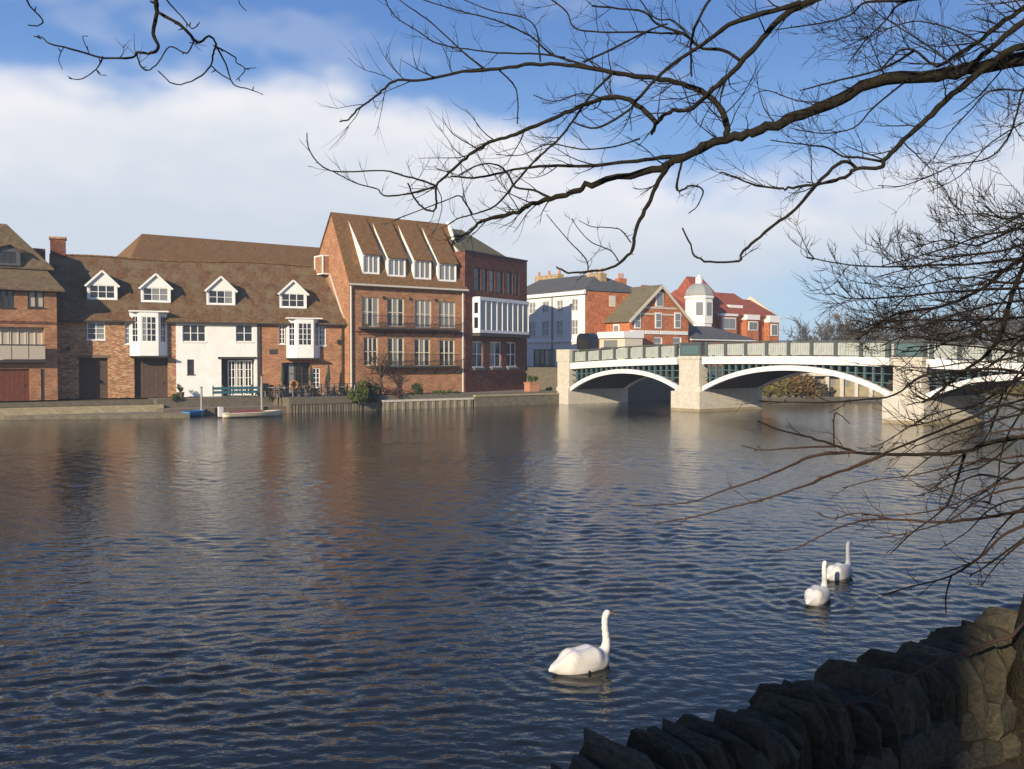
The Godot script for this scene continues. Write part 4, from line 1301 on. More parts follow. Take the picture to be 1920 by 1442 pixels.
func banks():
	# far bank, from the left: low landing stage, lawn, terrace, garden wall, street
	var q0 = ps(-120, 788.5, 0.0); var q1 = ps(356, 783.5, 0.0)
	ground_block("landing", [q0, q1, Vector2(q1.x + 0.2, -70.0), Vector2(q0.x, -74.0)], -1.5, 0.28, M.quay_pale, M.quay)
	ground_block("lawn_step", [Vector2(q0.x - 5, -71.2), Vector2(q1.x - 0.5, -69.2), Vector2(q1.x - 0.5, -78), Vector2(q0.x - 5, -78)], -1.5, 0.78, M.grass, M.stone_dull)
	ground_block("lawn", [Vector2(q0.x - 10, -72.2), Vector2(q1.x - 0.8, -70.6), Vector2(q1.x - 0.8, -80), Vector2(q0.x - 10, -80)], -1.5, 1.1, M.grass, M.quay)
	var t1 = ps(548, 775, 0.0)
	ground_block("slipway", [Vector2(q1.x - 1.0, -67.6), Vector2(t1.x + 0.2, -66.9), Vector2(t1.x + 0.2, -72), Vector2(q1.x - 1.0, -72)], -1.5, 0.5, M.paving, M.wood)
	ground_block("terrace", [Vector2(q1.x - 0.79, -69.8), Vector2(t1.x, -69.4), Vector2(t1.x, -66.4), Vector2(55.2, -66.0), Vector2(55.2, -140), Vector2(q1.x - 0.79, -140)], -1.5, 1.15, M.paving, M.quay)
	ground_block("bank", [Vector2(-160, -73.0), Vector2(q1.x - 1.2, -73.0), Vector2(q1.x - 1.2, -200), Vector2(-160, -200)], -1.5, 1.12, M.grass)
	ground_block("street", [Vector2(55.3, -66.1), Vector2(62.2, -65.9), Vector2(125, -66.0), Vector2(150, -90), Vector2(150, -220), Vector2(55.3, -220)], -1.5, STREET, M.asphalt, M.quay)
	# a low wooded bank seen through the arches and the land far down the river
	ground_block("far_bank", [Vector2(78, -66.05), Vector2(84, -62.5), Vector2(90, -60), Vector2(100, -52), Vector2(112, -40), Vector2(140, -10), Vector2(220, 60), Vector2(900, 400), Vector2(900, -200), Vector2(420, -230), Vector2(125.5, -230), Vector2(125.5, -66.05)], -1.5, 0.6, M.grass, M.quay)
	# our own bank: path and verge
	ground_block("path", [Vector2(-60, -2.3), Vector2(13.0, -2.3), Vector2(26, -4.5), Vector2(48, -12), Vector2(62, -16), Vector2(180, 20), Vector2(180, 140), Vector2(-60, 140)], -1.5, 2.35, M.earth, M.wall_stone[1])
	var bed = st_new()
	quad(bed, Vector3(-900, -1.4, 300), Vector3(-900, -1.4, -1200), Vector3(1200, -1.4, -1200), Vector3(1200, -1.4, 300))
	part(self, "ground", bed, M.earth, "structure")
	# backdrop hill line of the far town and woods
	var hs = st_new()
	for i in 24:
		var a0 = lerp(-0.75, 0.95, i / 24.0); var a1 = lerp(-0.75, 0.95, (i + 1) / 24.0)
		var h0 = 9.0 + 3.0 * sin(i * 1.7) + 2.0 * sin(i * 0.6); var h1 = 9.0 + 3.0 * sin((i + 1) * 1.7) + 2.0 * sin((i + 1) * 0.6)
		for k in [[560.0, 0.0, 700.0, 1.0], [700.0, 1.0, 900.0, 0.0]]:
			quad(hs, Vector3(sin(a0) * k[0], h0 * k[1] - 1, -cos(a0) * k[0]), Vector3(sin(a0) * k[2], h0 * k[3] - 1, -cos(a0) * k[2]), Vector3(sin(a1) * k[2], h1 * k[3] - 1, -cos(a1) * k[2]), Vector3(sin(a1) * k[0], h1 * k[1] - 1, -cos(a1) * k[0]))
	part(self, "hills", hs, M.far_wood, "structure")

var waves = []
var wind := FastNoiseLite.new()
var swan_at = []
func make_waves():
	var r := RandomNumberGenerator.new()
	r.seed = 77
	for i in 30:
		var lam = 0.13 * pow(9.0, pow(i / 29.0, 1.5))
		var dir = deg_to_rad(90.0 + 14.0 + r.randfn(0.0, 42.0))
		var k = TAU / lam
		var slope = 0.053 if lam < 0.42 else 0.053 * pow(0.42 / lam, 1.3)
		waves.append([cos(dir) * k, sin(dir) * k, slope / k, r.randf() * TAU, lam])
	wind.seed = 8
	wind.frequency = 0.09
	wind.fractal_octaves = 3
func water():
	make_waves()
	var rr = []
	var r0 = 2.6
	while r0 < 260.0:
		rr.append(r0)
		r0 *= (1.0036 if r0 < 16.0 else 1.0046) if r0 < 45.0 else (1.008 if r0 < 110 else 1.03)
	var cols = 440
	var a0 = -0.66; var a1 = 0.66
	var P := PackedVector3Array(); var Nn := PackedVector3Array(); var I := PackedInt32Array()
	P.resize(rr.size() * (cols + 1)); Nn.resize(P.size())
	var v = 0
	for i in rr.size():
		var R = rr[i]
		var step = R * 0.0042
		var use = []
		for w in waves:
			var f = smoothstep(2.6, 5.0, w[4] / step)
			if f > 0.01: use.append([w[0], w[1], w[2] * f, w[3]])
		for j in cols + 1:
			var a = lerp(a0, a1, j / float(cols))
			var x = sin(a) * R; var z = -cos(a) * R
			var g = 0.72 + 1.5 * wind.get_noise_2d(x * 0.6 + z * 0.25, z * 1.3)
			g = clamp(g, 0.25, 1.5)
			var y = 0.0; var gx = 0.0; var gz = 0.0
			for w in use:
				var ph = w[0] * x + w[1] * z + w[3]
				var c = cos(ph) * w[2]
				y += sin(ph) * w[2]
				gx += w[0] * c; gz += w[1] * c
			y *= g; gx *= g; gz *= g
			for s in swan_at:      # the rings a swimming bird leaves
				var dx = x - s.x; var dz = z - s.z
				var d2 = dx * dx + dz * dz
				if d2 < 7.0 and d2 > 0.02:
					var d = sqrt(d2)
					var am = 0.013 * exp(-d * 1.3) * smoothstep(0.1, 0.4, d)
					y += am * sin(d * 22.0)
					var k = am * 22.0 * cos(d * 22.0) / d
					gx += k * dx; gz += k * dz
			P[v] = Vector3(x, y, z)
			Nn[v] = Vector3(-gx, 1.0, -gz).normalized()
			v += 1
	var c1 = cols + 1
	for i in rr.size() - 1:
		for j in cols:
			var q = i * c1 + j
			I.append(q); I.append(q + c1); I.append(q + 1)
			I.append(q + 1); I.append(q + c1); I.append(q + c1 + 1)
	var arr = []
	arr.resize(Mesh.ARRAY_MAX)
	arr[Mesh.ARRAY_VERTEX] = P
	arr[Mesh.ARRAY_NORMAL] = Nn
	arr[Mesh.ARRAY_INDEX] = I
	var mesh := ArrayMesh.new()
	mesh.add_surface_from_arrays(Mesh.PRIMITIVE_TRIANGLES, arr)
	var m := StandardMaterial3D.new()
	m.albedo_color = lin(0.010, 0.011, 0.009)
	m.roughness = 0.05
	m.metallic_specular = 0.30
	var nz := FastNoiseLite.new()
	nz.seed = 31; nz.frequency = 0.012; nz.fractal_octaves = 4; nz.fractal_gain = 0.55
	var img = nz.get_seamless_image(1024, 1024)
	img.convert(Image.FORMAT_RGBA8)
	img.bump_map_to_normal_map(6.0)
	m.normal_enabled = true
	m.normal_texture = ImageTexture.create_from_image(img)
	m.normal_scale = 0.5
	m.uv1_triplanar = true
	m.uv1_world_triplanar = true
	m.uv1_scale = Vector3(0.19, 0.19, 0.31)
	put(self, "river", mesh, m, "structure")
	var st = st_new()
	quad(st, Vector3(-900, -0.14, 300), Vector3(-900, -0.14, -900), Vector3(900, -0.14, -900), Vector3(900, -0.14, 300))
	part(self, "river_reach", st, m, "structure")

# ---------------------------------------------------------------- plants
func leaf_clump(st, c, rad, n, size, r):
	for i in n:
		var d = Vector3(r.randfn(), r.randfn(), r.randfn()).normalized() * pow(r.randf(), 0.45)
		var p = c + Vector3(d.x * rad.x, d.y * rad.y, d.z * rad.z)
		var x = Vector3(r.randfn(), r.randfn() * 0.6, r.randfn()).normalized() * size * r.randf_range(0.5, 1.1)
		var y = x.cross(Vector3(r.randfn(), r.randfn(), r.randfn())).normalized() * size * r.randf_range(0.35, 0.6)
		quad(st, p - x, p + y, p + x, p - y)
func bush(called, label, where, rad, mat, n = 500, size = 0.12, group = "", cat = "shrub"):
	var b = thing(called, label, cat, where, 0, group)
	var r := RandomNumberGenerator.new()
	r.seed = int(abs(where.x * 91 + where.z * 37)) + 5
	var st = st_new()
	var lumps = 7
	for i in lumps:
		var c = Vector3(r.randf_range(-0.55, 0.55) * rad.x, rad.y * r.randf_range(0.35, 1.45), r.randf_range(-0.55, 0.55) * rad.z)
		leaf_clump(st, c, rad * r.randf_range(0.35, 0.6), n / lumps, size, r)
	part(b, "foliage", st, mat, "stuff")
	var ss = st_new()
	for i in 5:
		var e = Vector3(r.randf_range(-0.6, 0.6) * rad.x, rad.y * r.randf_range(0.9, 1.6), r.randf_range(-0.6, 0.6) * rad.z)
		tube(ss, [Vector3(e.x * 0.15, 0, e.z * 0.15), e * 0.5 + Vector3(0, 0.1, 0), e], [0.035, 0.02, 0.006], 4)
	part(b, "stems", ss, M.twig)
	return b
func grow(st, p, dir, len_, rad, level, r, droop, spread, kids, sides = 4, thin = 0.0019):
	var n = 5 if level > 0 else 4
	var pts = [p]; var rr = [rad]
	var d = dir
	for i in n:
		d = (d + Vector3(r.randfn(), r.randfn(), r.randfn()) * 0.14 + Vector3(0, droop * (i + 1) / n, 0)).normalized()
		pts.append(pts[-1] + d * len_ / n)
		rr.append(rad * lerp(1.0, 0.35, (i + 1.0) / n))
	tube(st, pts, rr, sides)
	if level <= 0: return
	for k in kids:
		var f = r.randf_range(0.25, 1.0)
		var i = clamp(int(f * n), 0, n)
		var a = Vector3(r.randfn(), r.randfn(), r.randfn()).normalized()
		var nd = (d * 1.0 + a * spread).normalized()
		grow(st, pts[i], nd, len_ * r.randf_range(0.45, 0.75), max(rr[i] * 0.62, thin), level - 1, r, droop, spread, kids, max(3, sides - 1), thin)
func bare_tree(label, where, h, wide, mat, seed_, group, level = 4, thin = 0.05):
	var b = thing("bare_tree", label, "tree", where, 0, group)
	var r := RandomNumberGenerator.new()
	r.seed = seed_
	var st = st_new()
	tube(st, [Vector3.ZERO, Vector3(0.1, h * 0.2, 0), Vector3(0, h * 0.42, 0.1)], [h * 0.028, h * 0.022, h * 0.016], 7)
	part(b, "trunk", st, mat)
	var sc = st_new()
	for i in 9:
		var a = TAU * i / 9.0 + r.randf()
		var up = r.randf_range(0.35, 1.6)
		grow(sc, Vector3(0, h * r.randf_range(0.16, 0.42), 0.05), Vector3(cos(a) * wide, up, sin(a) * wide).normalized(), h * 0.36, h * 0.011, level, r, 0.05, 0.75, 4, 4, thin)
	part(b, "crown", sc, mat, "stuff")
	return b

# ---------------------------------------------------------------- overhanging branches of the near trees
func smooth_line(pts, per = 4):
	var out = []
	for i in pts.size() - 1:
		var p0 = pts[max(i - 1, 0)]; var p1 = pts[i]; var p2 = pts[i + 1]; var p3 = pts[min(i + 2, pts.size() - 1)]
		for k in per:
			out.append(p1.cubic_interpolate(p2, p0, p3, k / float(per)))
	out.append(pts[-1])
	return out
func limb(tree, px, w0, w1, d0, d1, r, root = null, mat = null, twigs = 0.0, tlen = 0.5, tdir = Vector3.ZERO, level = 1):
	var pts = []
	var total = 0.0
	var cum = [0.0]
	for i in range(2, px.size(), 2):
		total += Vector2(px[i] - px[i - 2], px[i + 1] - px[i - 1]).length()
		cum.append(total)
	for i in px.size() / 2:
		var f = cum[i] / total
		var d = lerp(d0, d1, f) + 0.10 * sin(f * 9.0 + px[0] * 0.01)
		pts.append(at(px[2 * i], px[2 * i + 1], d))
	var rad0 = w0 * 0.5 * d0 / FPX; var rad1 = w1 * 0.5 * d1 / FPX
	var line = smooth_line(pts, 4)
	if root != null:
		var start = line[0]
		line = smooth_line([root, root.lerp(start, 0.5) + Vector3(0, 0.08, 0), start], 3) + line.slice(1)
	var n = line.size()
	var rr = []
	for i in n:
		var f = i / float(n - 1)
		line[i] += Vector3(r.randfn(), r.randfn(), r.randfn()) * rad0 * 0.14
		rr.append(lerp(rad0, rad1, pow(f, 0.8)) * r.randf_range(0.92, 1.12) * (1.25 if root != null and i == 0 else 1.0))
	var st = st_new(true)
	tube(st, line, rr, 8 if w0 > 8 else 6)
	var b = part(tree, "limb" if w0 >= 6 else "branch", st, M.bark if mat == null else mat)
	var ts = st_new()
	var any = false
	# knobbly spurs and twigs
	var length = 0.0
	for i in n - 1: length += (line[i + 1] - line[i]).length()
	var count = int(length * twigs)
	for k in count:
		var f = pow(r.randf(), 0.75)
		var i = clamp(int(f * (n - 1)), 1, n - 2)
		var tang = (line[i + 1] - line[i - 1]).normalized()
		var side = Vector3(r.randfn(), r.randfn(), r.randfn() * 0.7).normalized()
		var d = (tang * 0.9 + side * 1.0 + tdir).normalized()
		var tr = clamp(rr[i] * 0.5, 0.0032, 0.0075)
		grow(ts, line[i], d, tlen * r.randf_range(0.35, 1.15), tr, level, r, 0.10, 0.70, 3, 3)
		any = true
	for k in int(length * 5.0):
		var i = clamp(int(r.randf() * (n - 1)), 1, n - 2)
		var d = Vector3(r.randfn(), r.randfn() + 0.4, r.randfn()).normalized()
		tube(ts, [line[i], line[i] + d * (rr[i] + 0.012), line[i] + d * (rr[i] + 0.022)], [0.004, 0.003, 0.0015], 3)
		any = true
	if any: part(b, "twigs", ts, M.twig if mat == null else mat, "stuff")
	return b

func near_trees():
	var r := RandomNumberGenerator.new()
	r.seed = 2024
	var A = thing("bare_tree", "dark bare tree whose thick limbs reach over the river above the bridge", "tree", Vector3(5.7, 2.35, -6.0))
	var st = st_new(true)
	tube(st, smooth_line([Vector3(0, -0.3, 0), Vector3(-0.02, 0.8, 0), Vector3(0.0, 2.4, -0.1), Vector3(-0.15, 4.2, -0.3), Vector3(-0.1, 6.2, -0.6), Vector3(0.1, 9.0, -0.8)], 4), range(21).map(func(i): return lerp(0.34, 0.07, pow(i / 20.0, 0.7))), 12)
	part(A, "trunk", st, M.bark)
	var base = A.position
	# limbs are traced as (x, y) in the photograph and set 7 to 9 m away
	var a = A
	var L = func(px, w0, w1, d0, d1, root = null, tw = 2.0, tl = 0.45, lv = 1, td = Vector3(-0.25, 0.15, 0.1)):
		var b = limb(a, px, w0, w1, d0, d1, r, root, null, tw, tl, td, lv)
		b.position = -base
	var R1 = base + Vector3(-0.15, 4.3, -0.3)
	var R2 = base + Vector3(-0.1, 5.6, -0.5)
	L.call([1940, 104, 1833, 127, 1754, 139, 1635, 154, 1576, 186, 1504, 214, 1457, 234, 1413, 247, 1362, 259, 1318, 277, 1263, 301, 1240, 314, 1159, 333, 1099, 348, 1073, 363, 1032, 371, 991, 386, 976, 395, 949, 402, 904, 415, 882, 434, 856, 449, 848, 460], 30, 4, 7.0, 9.2, R1, 4.2, 0.55)
	L.call([1340, 268, 1300, 290, 1240, 296, 1178, 303, 1103, 311, 1028, 311, 964, 318, 919, 329, 878, 333, 845, 329], 9, 3, 8.1, 9.0, null, 6.0, 0.44)
	L.call([1362, 257, 1364, 237, 1354, 210, 1330, 180, 1291, 162, 1239, 148, 1174, 140, 1122, 131, 1065, 122, 998, 120, 938, 129, 867, 135, 800, 148, 747, 150, 721, 165, 699, 185, 669, 206, 652, 225, 637, 227], 13, 2.5, 8.0, 9.0, null, 6.0, 0.50)
	L.call([1700, -40, 1600, -30, 1528, 0, 1492, 16, 1453, 44, 1421, 83, 1390, 115, 1358, 150, 1330, 174, 1306, 198, 1291, 206, 1255, 210, 1231, 230, 1223, 253], 16, 6, 7.0, 8.1, R2, 3.4, 0.44)
	L.call([1500, 5, 1450, 20, 1366, 46, 1318, 83, 1251, 127, 1192, 190, 1180, 205, 1120, 240, 1073, 228], 11, 3, 7.3, 8.3, null, 5.1, 0.44)
	L.call([1231, 230, 1193, 195, 1167, 183, 1137, 183, 1092, 198, 1047, 217, 994, 240, 957, 255, 919, 266, 889, 285, 860, 307, 837, 329, 818, 348, 818, 374, 815, 393, 800, 393, 781, 378, 764, 344], 10, 3, 8.1, 9.0, null, 6.8, 0.50)
	L.call([818, 348, 792, 339, 755, 329, 717, 320, 620, 320, 582, 285, 575, 249], 4.5, 2, 9.0, 9.3, null, 3.4, 0.28)
	L.call([818, 349, 785, 359, 755, 365, 721, 367, 706, 354, 669, 344, 624, 322], 4, 2, 9.0, 9.3, null, 4.2, 0.28)
	L.call([1032, 371, 1000, 357, 967, 351, 955, 330, 938, 312, 915, 307, 890, 312, 860, 328], 5, 2.5, 8.6, 8.9, null, 4.2, 0.33)
	L.call([968, 341, 930, 385, 893, 400, 858, 410, 835, 425], 4, 2, 8.6, 9.0, null, 4.2, 0.33)
	L.call([886, 402, 871, 378, 860, 367, 830, 378, 740, 412], 3.5, 2, 8.9, 9.2, null, 3.4, 0.28)
	L.call([1152, 134, 1140, 146, 1110, 176, 1088, 206, 1073, 228, 1050, 258, 1020, 285, 994, 311, 968, 341], 5, 4, 8.3, 8.6, null, 5.1, 0.39)
	L.call([1255, 309, 1235, 340, 1219, 376, 1200, 412, 1190, 439, 1186, 467, 1176, 481, 1144, 503, 1103, 509, 1065, 511, 1043, 500], 10, 3, 8.3, 8.7, null, 2.0, 0.3, 1, Vector3(-0.3, 0.5, 0))
	L.call([1103, 509, 1098, 485, 1065, 450, 1025, 402], 3, 1.5, 8.6, 8.8, null, 5.1, 0.22)
	L.call([1160, 490, 1145, 470, 1110, 455, 1085, 430, 1073, 410], 2.5, 1.3, 8.6, 8.8, null, 5.1, 0.22)
	L.call([1183, 455, 1165, 432, 1145, 427, 1110, 425, 1085, 413], 2.5, 1.3, 8.6, 8.8, null, 3.4, 0.17)
	L.call([1900, 90, 1817, 150, 1777, 186, 1746, 214, 1714, 245, 1686, 273, 1659, 301, 1651, 313, 1607, 317, 1576, 336, 1540, 344, 1485, 352, 1461, 354, 1405, 344, 1374, 330, 1350, 323], 15, 2.5, 7.0, 8.0, base + Vector3(-0.15, 3.9, -0.3), 4.0, 0.45, 2)
	L.call([1655, 303, 1607, 295, 1580, 293, 1552, 277, 1508, 271, 1445, 263], 6, 2, 7.5, 7.8, null, 5.0, 0.4, 2)
	L.call([1607, 317, 1580, 303, 1540, 336, 1492, 392, 1453, 420, 1417, 451, 1390, 475, 1386, 489, 1330, 491, 1302, 479, 1295, 459, 1279, 428], 7.5, 3, 7.6, 8.0, null, 1.6, 0.22, 1, Vector3(0, 0.5, 0))
	L.call([1279, 300, 1269, 348, 1275, 358, 1295, 348, 1314, 352, 1318, 364, 1306, 388, 1291, 400], 5, 2, 8.1, 8.3, null, 3.4, 0.22)
	# crown to the upper right
	L.call([1960, -20, 1920, 12, 1872, 47, 1833, 79, 1793, 103, 1762, 123, 1746, 119, 1714, 95, 1686, 95, 1655, 127], 13, 3, 6.8, 7.6, R2, 5.0, 0.5, 2)
	L.call([1970, 5, 1920, 40, 1872, 79, 1833, 111, 1800, 140], 16, 8, 6.9, 7.2, R2, 4.0, 0.5, 2)
	L.call([1760, -20, 1686, 8, 1663, 36, 1635, 63, 1611, 91, 1590, 120], 6, 2, 7.0, 7.6, R2, 4.5, 0.5, 2)
	L.call([1750, -8, 1690, 2, 1623, 4, 1595, 28, 1556, 40, 1496, 50, 1453, 55], 6, 2, 7.0, 7.8, null, 4.5, 0.45, 2)
	L.call([1714, 95, 1651, 130, 1555, 155, 1500, 170], 6, 2, 7.3, 7.7, null, 6.0, 0.4, 2)
	L.call([1950, 150, 1920, 166, 1904, 222, 1888, 261, 1853, 297, 1793, 309, 1746, 329, 1694, 348, 1647, 348], 5.5, 1.5, 6.8, 7.4, base + Vector3(-0.15, 3.7, -0.3), 4.5, 0.45, 2)
	L.call([1950, 168, 1920, 170, 1857, 170, 1817, 210, 1777, 253, 1750, 300], 5.5, 1.5, 6.8, 7.3, base + Vector3(-0.15, 3.8, -0.3), 4.5, 0.45, 2)
	L.call([1960, 210, 1900, 240, 1850, 275, 1800, 330, 1740, 360], 4.5, 1.5, 6.8, 7.2, base + Vector3(-0.12, 3.5, -0.25), 4.5, 0.45, 2)
	L.call([1960, 60, 1880, 100, 1800, 60, 1720, 40, 1650, 60, 1580, 90], 5, 1.5, 6.8, 7.5, R1, 4.5, 0.5, 2)
	L.call([1700, 150, 1640, 200, 1600, 240, 1540, 250, 1480, 240], 4.5, 1.5, 7.2, 7.7, null, 4.5, 0.45, 2)
	L.call([1560, 190, 1500, 190, 1440, 170, 1410, 180], 3.5, 1.3, 7.5, 7.8, null, 6.0, 0.35, 1)
	L.call([1800, 135, 1760, 100, 1700, 60, 1640, 20, 1600, -20], 4, 1.5, 7.1, 7.6, null, 4.5, 0.5, 2)
	# upper left sprays
	L.call([912, 131, 882, 109, 852, 82, 807, 41, 770, 15, 743, -5], 4.5, 2, 8.8, 9.2, null, 3.4, 0.33)
	L.call([1060, 108, 1009, 101, 934, 99, 878, 92, 822, 82, 785, 60, 740, 30, 721, -5], 4, 2, 8.5, 9.2, null, 4.2, 0.33)
	L.call([1122, 131, 1065, 112, 1032, 101, 1002, 73, 964, 52, 916, 34, 841, 15, 781, -5], 5, 2, 8.4, 9.0, null, 4.2, 0.33)
	L.call([1013, 115, 1011, 94, 1009, 71, 1002, 49, 979, 32, 919, 19, 860, -5], 3.5, 2, 8.5, 9.0, null, 3.4, 0.33)
	L.call([1279, 63, 1240, 62, 1196, 60, 1122, 60, 1077, 52, 1062, 22, 1028, -5], 4.5, 2.5, 7.9, 8.5, null, 5.1, 0.39)
	L.call([1390, 115, 1358, 95, 1318, 91, 1306, 83, 1279, 63, 1231, 44, 1207, 22, 1160, 16, 1110, 11], 7, 3.5, 7.8, 8.3, null, 5.1, 0.39)
	L.call([1345, -20, 1330, 0, 1310, 36, 1298, 67, 1295, 103, 1297, 143], 6, 4, 7.4, 8.0, null, 6.8, 0.33)
	L.call([1300, 80, 1265, 40, 1230, 35, 1200, 0, 1190, -20], 4, 2, 7.8, 8.2, null, 6.8, 0.39)
	L.call([1251, 45, 1230, 52, 1196, 67, 1144, 94, 1095, 116], 3, 4, 7.9, 8.4, null, 5.1, 0.33)
	L.call([933, 129, 968, 168, 970, 232], 3.5, 2.5, 8.7, 8.8, null, 3.4, 0.28)
	L.call([1130, 185, 1090, 175, 1040, 190, 1000, 178], 3, 1.5, 8.4, 8.7, null, 5.1, 0.33)
	L.call([1200, 260, 1150, 275, 1090, 280, 1030, 270, 980, 290, 930, 290], 3.5, 1.5, 8.2, 8.8, null, 6.8, 0.39)
	# --- the tree over the top left corner
	var C = thing("bare_tree", "bare tree dangling crooked twigs over the river opposite the cottages", "tree", Vector3(-4.0, 2.35, 2.5))
	st = st_new(true)
	tube(st, smooth_line([Vector3(0, -0.3, 0), Vector3(0.1, 1.5, -0.1), Vector3(0.2, 3.2, -0.4), Vector3(0.35, 4.8, -0.9), Vector3(0.4, 6.5, -1.2)], 4), range(17).map(func(i): return lerp(0.3, 0.08, pow(i / 16.0, 0.7))), 12)
	part(C, "trunk", st, M.bark)
	a = C
	base = C.position
	var R3 = base + Vector3(0.3, 4.5, -0.8)
	var mid = at(293, -90, 4.2)
	var Q = func(px, w0, w1, d0, d1, root = null, tw = 1.2, tl = 0.16):
		var b = limb(a, px, w0, w1, d0, d1, r, root, null, tw, tl, Vector3(0, -0.1, 0), 1)
		b.position = -base
	var bb = limb(a, [-700, -480, -300, -330, 60, -200, 293, -60, 293, 0, 295, 23], 26, 8, 2.6, 4.5, r, R3, null, 0.5, 0.2, Vector3.ZERO, 1)
	bb.position = -base
	Q.call([295, 23, 287, 63, 297, 87, 283, 100, 257, 98, 247, 108, 193, 108, 133, 92, 93, 82, 78, 70, 63, 68], 7.5, 2, 4.5, 4.8)
	Q.call([295, 23, 327, 40, 350, 57, 367, 77, 377, 78, 393, 67, 405, 83, 400, 100, 395, 123, 370, 147, 327, 158, 297, 133], 6.5, 2, 4.5, 4.8)
	Q.call([404, 84, 423, 120, 437, 157, 467, 167, 493, 177], 3.5, 1.5, 4.65, 4.8)
	Q.call([407, 88, 440, 107, 443, 117, 460, 130, 443, 150], 3, 1.5, 4.65, 4.8)
	Q.call([458, 129, 480, 127], 2, 1.3, 4.75, 4.8)
	Q.call([396, 123, 415, 140, 433, 150], 2.5, 2, 4.7, 4.75)
	Q.call([364, 76, 353, 98, 343, 98, 317, 88, 297, 117, 277, 132, 263, 123, 257, 100], 3, 2, 4.6, 4.8)
	Q.call([193, 108, 180, 130, 153, 148, 130, 147], 3, 1.5, 4.7, 4.8)
	Q.call([180, 130, 187, 140, 200, 141], 2, 1.3, 4.72, 4.75)
	Q.call([167, 99, 155, 70, 165, 68], 2, 1.2, 4.72, 4.75)
	Q.call([120, 88, 110, 110, 117, 130], 2, 1.2, 4.75, 4.78)
	Q.call([293, -60, 300, -40, 313, 0, 340, 30, 360, 53, 375, 42], 4, 1.5, 4.4, 4.6)
	Q.call([100, -170, 60, -60, 50, 0, 80, 37, 70, 48, 52, 47], 5, 2, 4.0, 4.4)
	Q.call([310, -55, 400, -60, 440, -20, 450, 8, 462, 20], 3, 1.3, 4.4, 4.6)
	# --- the low tree leaning over the wall at the right
	var B = thing("bare_tree", "low leaning tree with reddish drooping twigs beside the stone wall", "tree", Vector3(2.24, 2.35, -3.85))
	st = st_new(true)
	tube(st, smooth_line([Vector3(0.02, -0.35, 0), Vector3(0.03, 0.15, 0), Vector3(0.08, 0.65, -0.02), Vector3(0.5, 1.5, -0.2), Vector3(1.1, 2.4, -0.5), Vector3(1.5, 3.6, -0.7), Vector3(1.7, 5.0, -0.8)], 4), range(25).map(func(i): return lerp(0.30, 0.05, pow(i / 24.0, 0.55))), 12)
	part(B, "trunk", st, M.bark)
	a = B
	base = B.position
	var K = func(px, w0, w1, d0, d1, root = null, tw = 3.0, tl = 0.3, lv = 1, mat = null, td = Vector3(-0.5, 0.0, 0)):
		var b = limb(a, px, w0 * 1.3, w1 * 1.35, d0, d1, r, null if root == null else base + root, mat, tw * 1.15, tl, td, lv)
		b.position = -base
	var low = Vector3(0.42, 1.4, -0.2); var mid2 = Vector3(0.8, 1.9, -0.35); var hi = Vector3(1.2, 2.6, -0.5)
	K.call([1950, 478, 1829, 495, 1754, 497, 1679, 500, 1594, 497, 1512, 482], 5.5, 1.5, 4.6, 5.8, hi, 9.0, 0.3, 2)
	K.call([1950, 480, 1920, 485, 1879, 510, 1844, 540, 1779, 570, 1729, 580, 1679, 590, 1639, 615, 1609, 635], 9, 2, 4.6, 5.8, hi, 10.0, 0.3, 2)
	K.call([1940, 470, 1920, 500, 1894, 565, 1879, 620, 1849, 665, 1809, 695, 1754, 740, 1729, 755], 10, 3, 4.6, 5.2, hi, 8.0, 0.3, 2)
	K.call([1950, 665, 1920, 665, 1849, 652, 1769, 647, 1700, 652], 6, 1.5, 4.6, 5.4, mid2, 6.0, 0.3, 1)
	K.call([1950, 705, 1920, 700, 1869, 692, 1804, 695, 1729, 705, 1679, 740, 1609, 750, 1530, 755, 1420, 752], 6, 1.5, 4.6, 6.0, mid2, 2.5, 0.22, 1)
	# the thicket of fine shoots
	for e in [[1960, 440, 1880, 470, 1800, 480, 1720, 500, 1640, 520], [1960, 520, 1890, 530, 1820, 520, 1750, 530, 1690, 540, 1620, 530], [1960, 560, 1870, 570, 1790, 590, 1730, 610, 1670, 615, 1600, 600], [1960, 610, 1880, 640, 1810, 630, 1740, 655, 1690, 660], [1960, 500, 1900, 540, 1860, 590, 1800, 620, 1740, 630], [1960, 410, 1900, 430, 1830, 460, 1770, 450, 1700, 470], [1960, 600, 1900, 650, 1850, 690, 1780, 710, 1700, 720], [1960, 680, 1890, 720, 1830, 760, 1770, 770, 1720, 790], [1960, 640, 1920, 690, 1880, 740, 1860, 800, 1830, 850]]:
		K.call(e, 5, 1.3, r.randf_range(4.3, 4.9), r.randf_range(5.2, 5.9), mid2 if e[1] > 500 else hi, 9.0, 0.27, 2)
	for e in [[1960, 700, 1890, 715, 1820, 720, 1760, 745, 1700, 760], [1960, 735, 1880, 760, 1820, 765, 1750, 790, 1690, 800], [1960, 765, 1880, 785, 1820, 800, 1760, 820, 1710, 840], [1960, 790, 1900, 830, 1850, 870, 1790, 890, 1740, 920], [1960, 840, 1900, 880, 1850, 920, 1810, 940, 1770, 980], [1960, 930, 1900, 965, 1860, 1010, 1830, 1050, 1780, 1070], [1960, 650, 1880, 675, 1810, 680, 1740, 690, 1660, 685], [1960, 720, 1910, 780, 1880, 840, 1870, 900, 1850, 950], [1960, 880, 1900, 900, 1840, 890, 1780, 910, 1720, 930]]:
		K.call(e, 4.5, 1.3, r.randf_range(4.2, 4.7), r.randf_range(4.9, 5.4), low, 5.0, 0.22, 1)
	K.call([1950, 425, 1850, 440, 1760, 470, 1650, 500], 6, 1.5, 4.6, 5.4, hi, 10.0, 0.3, 2)
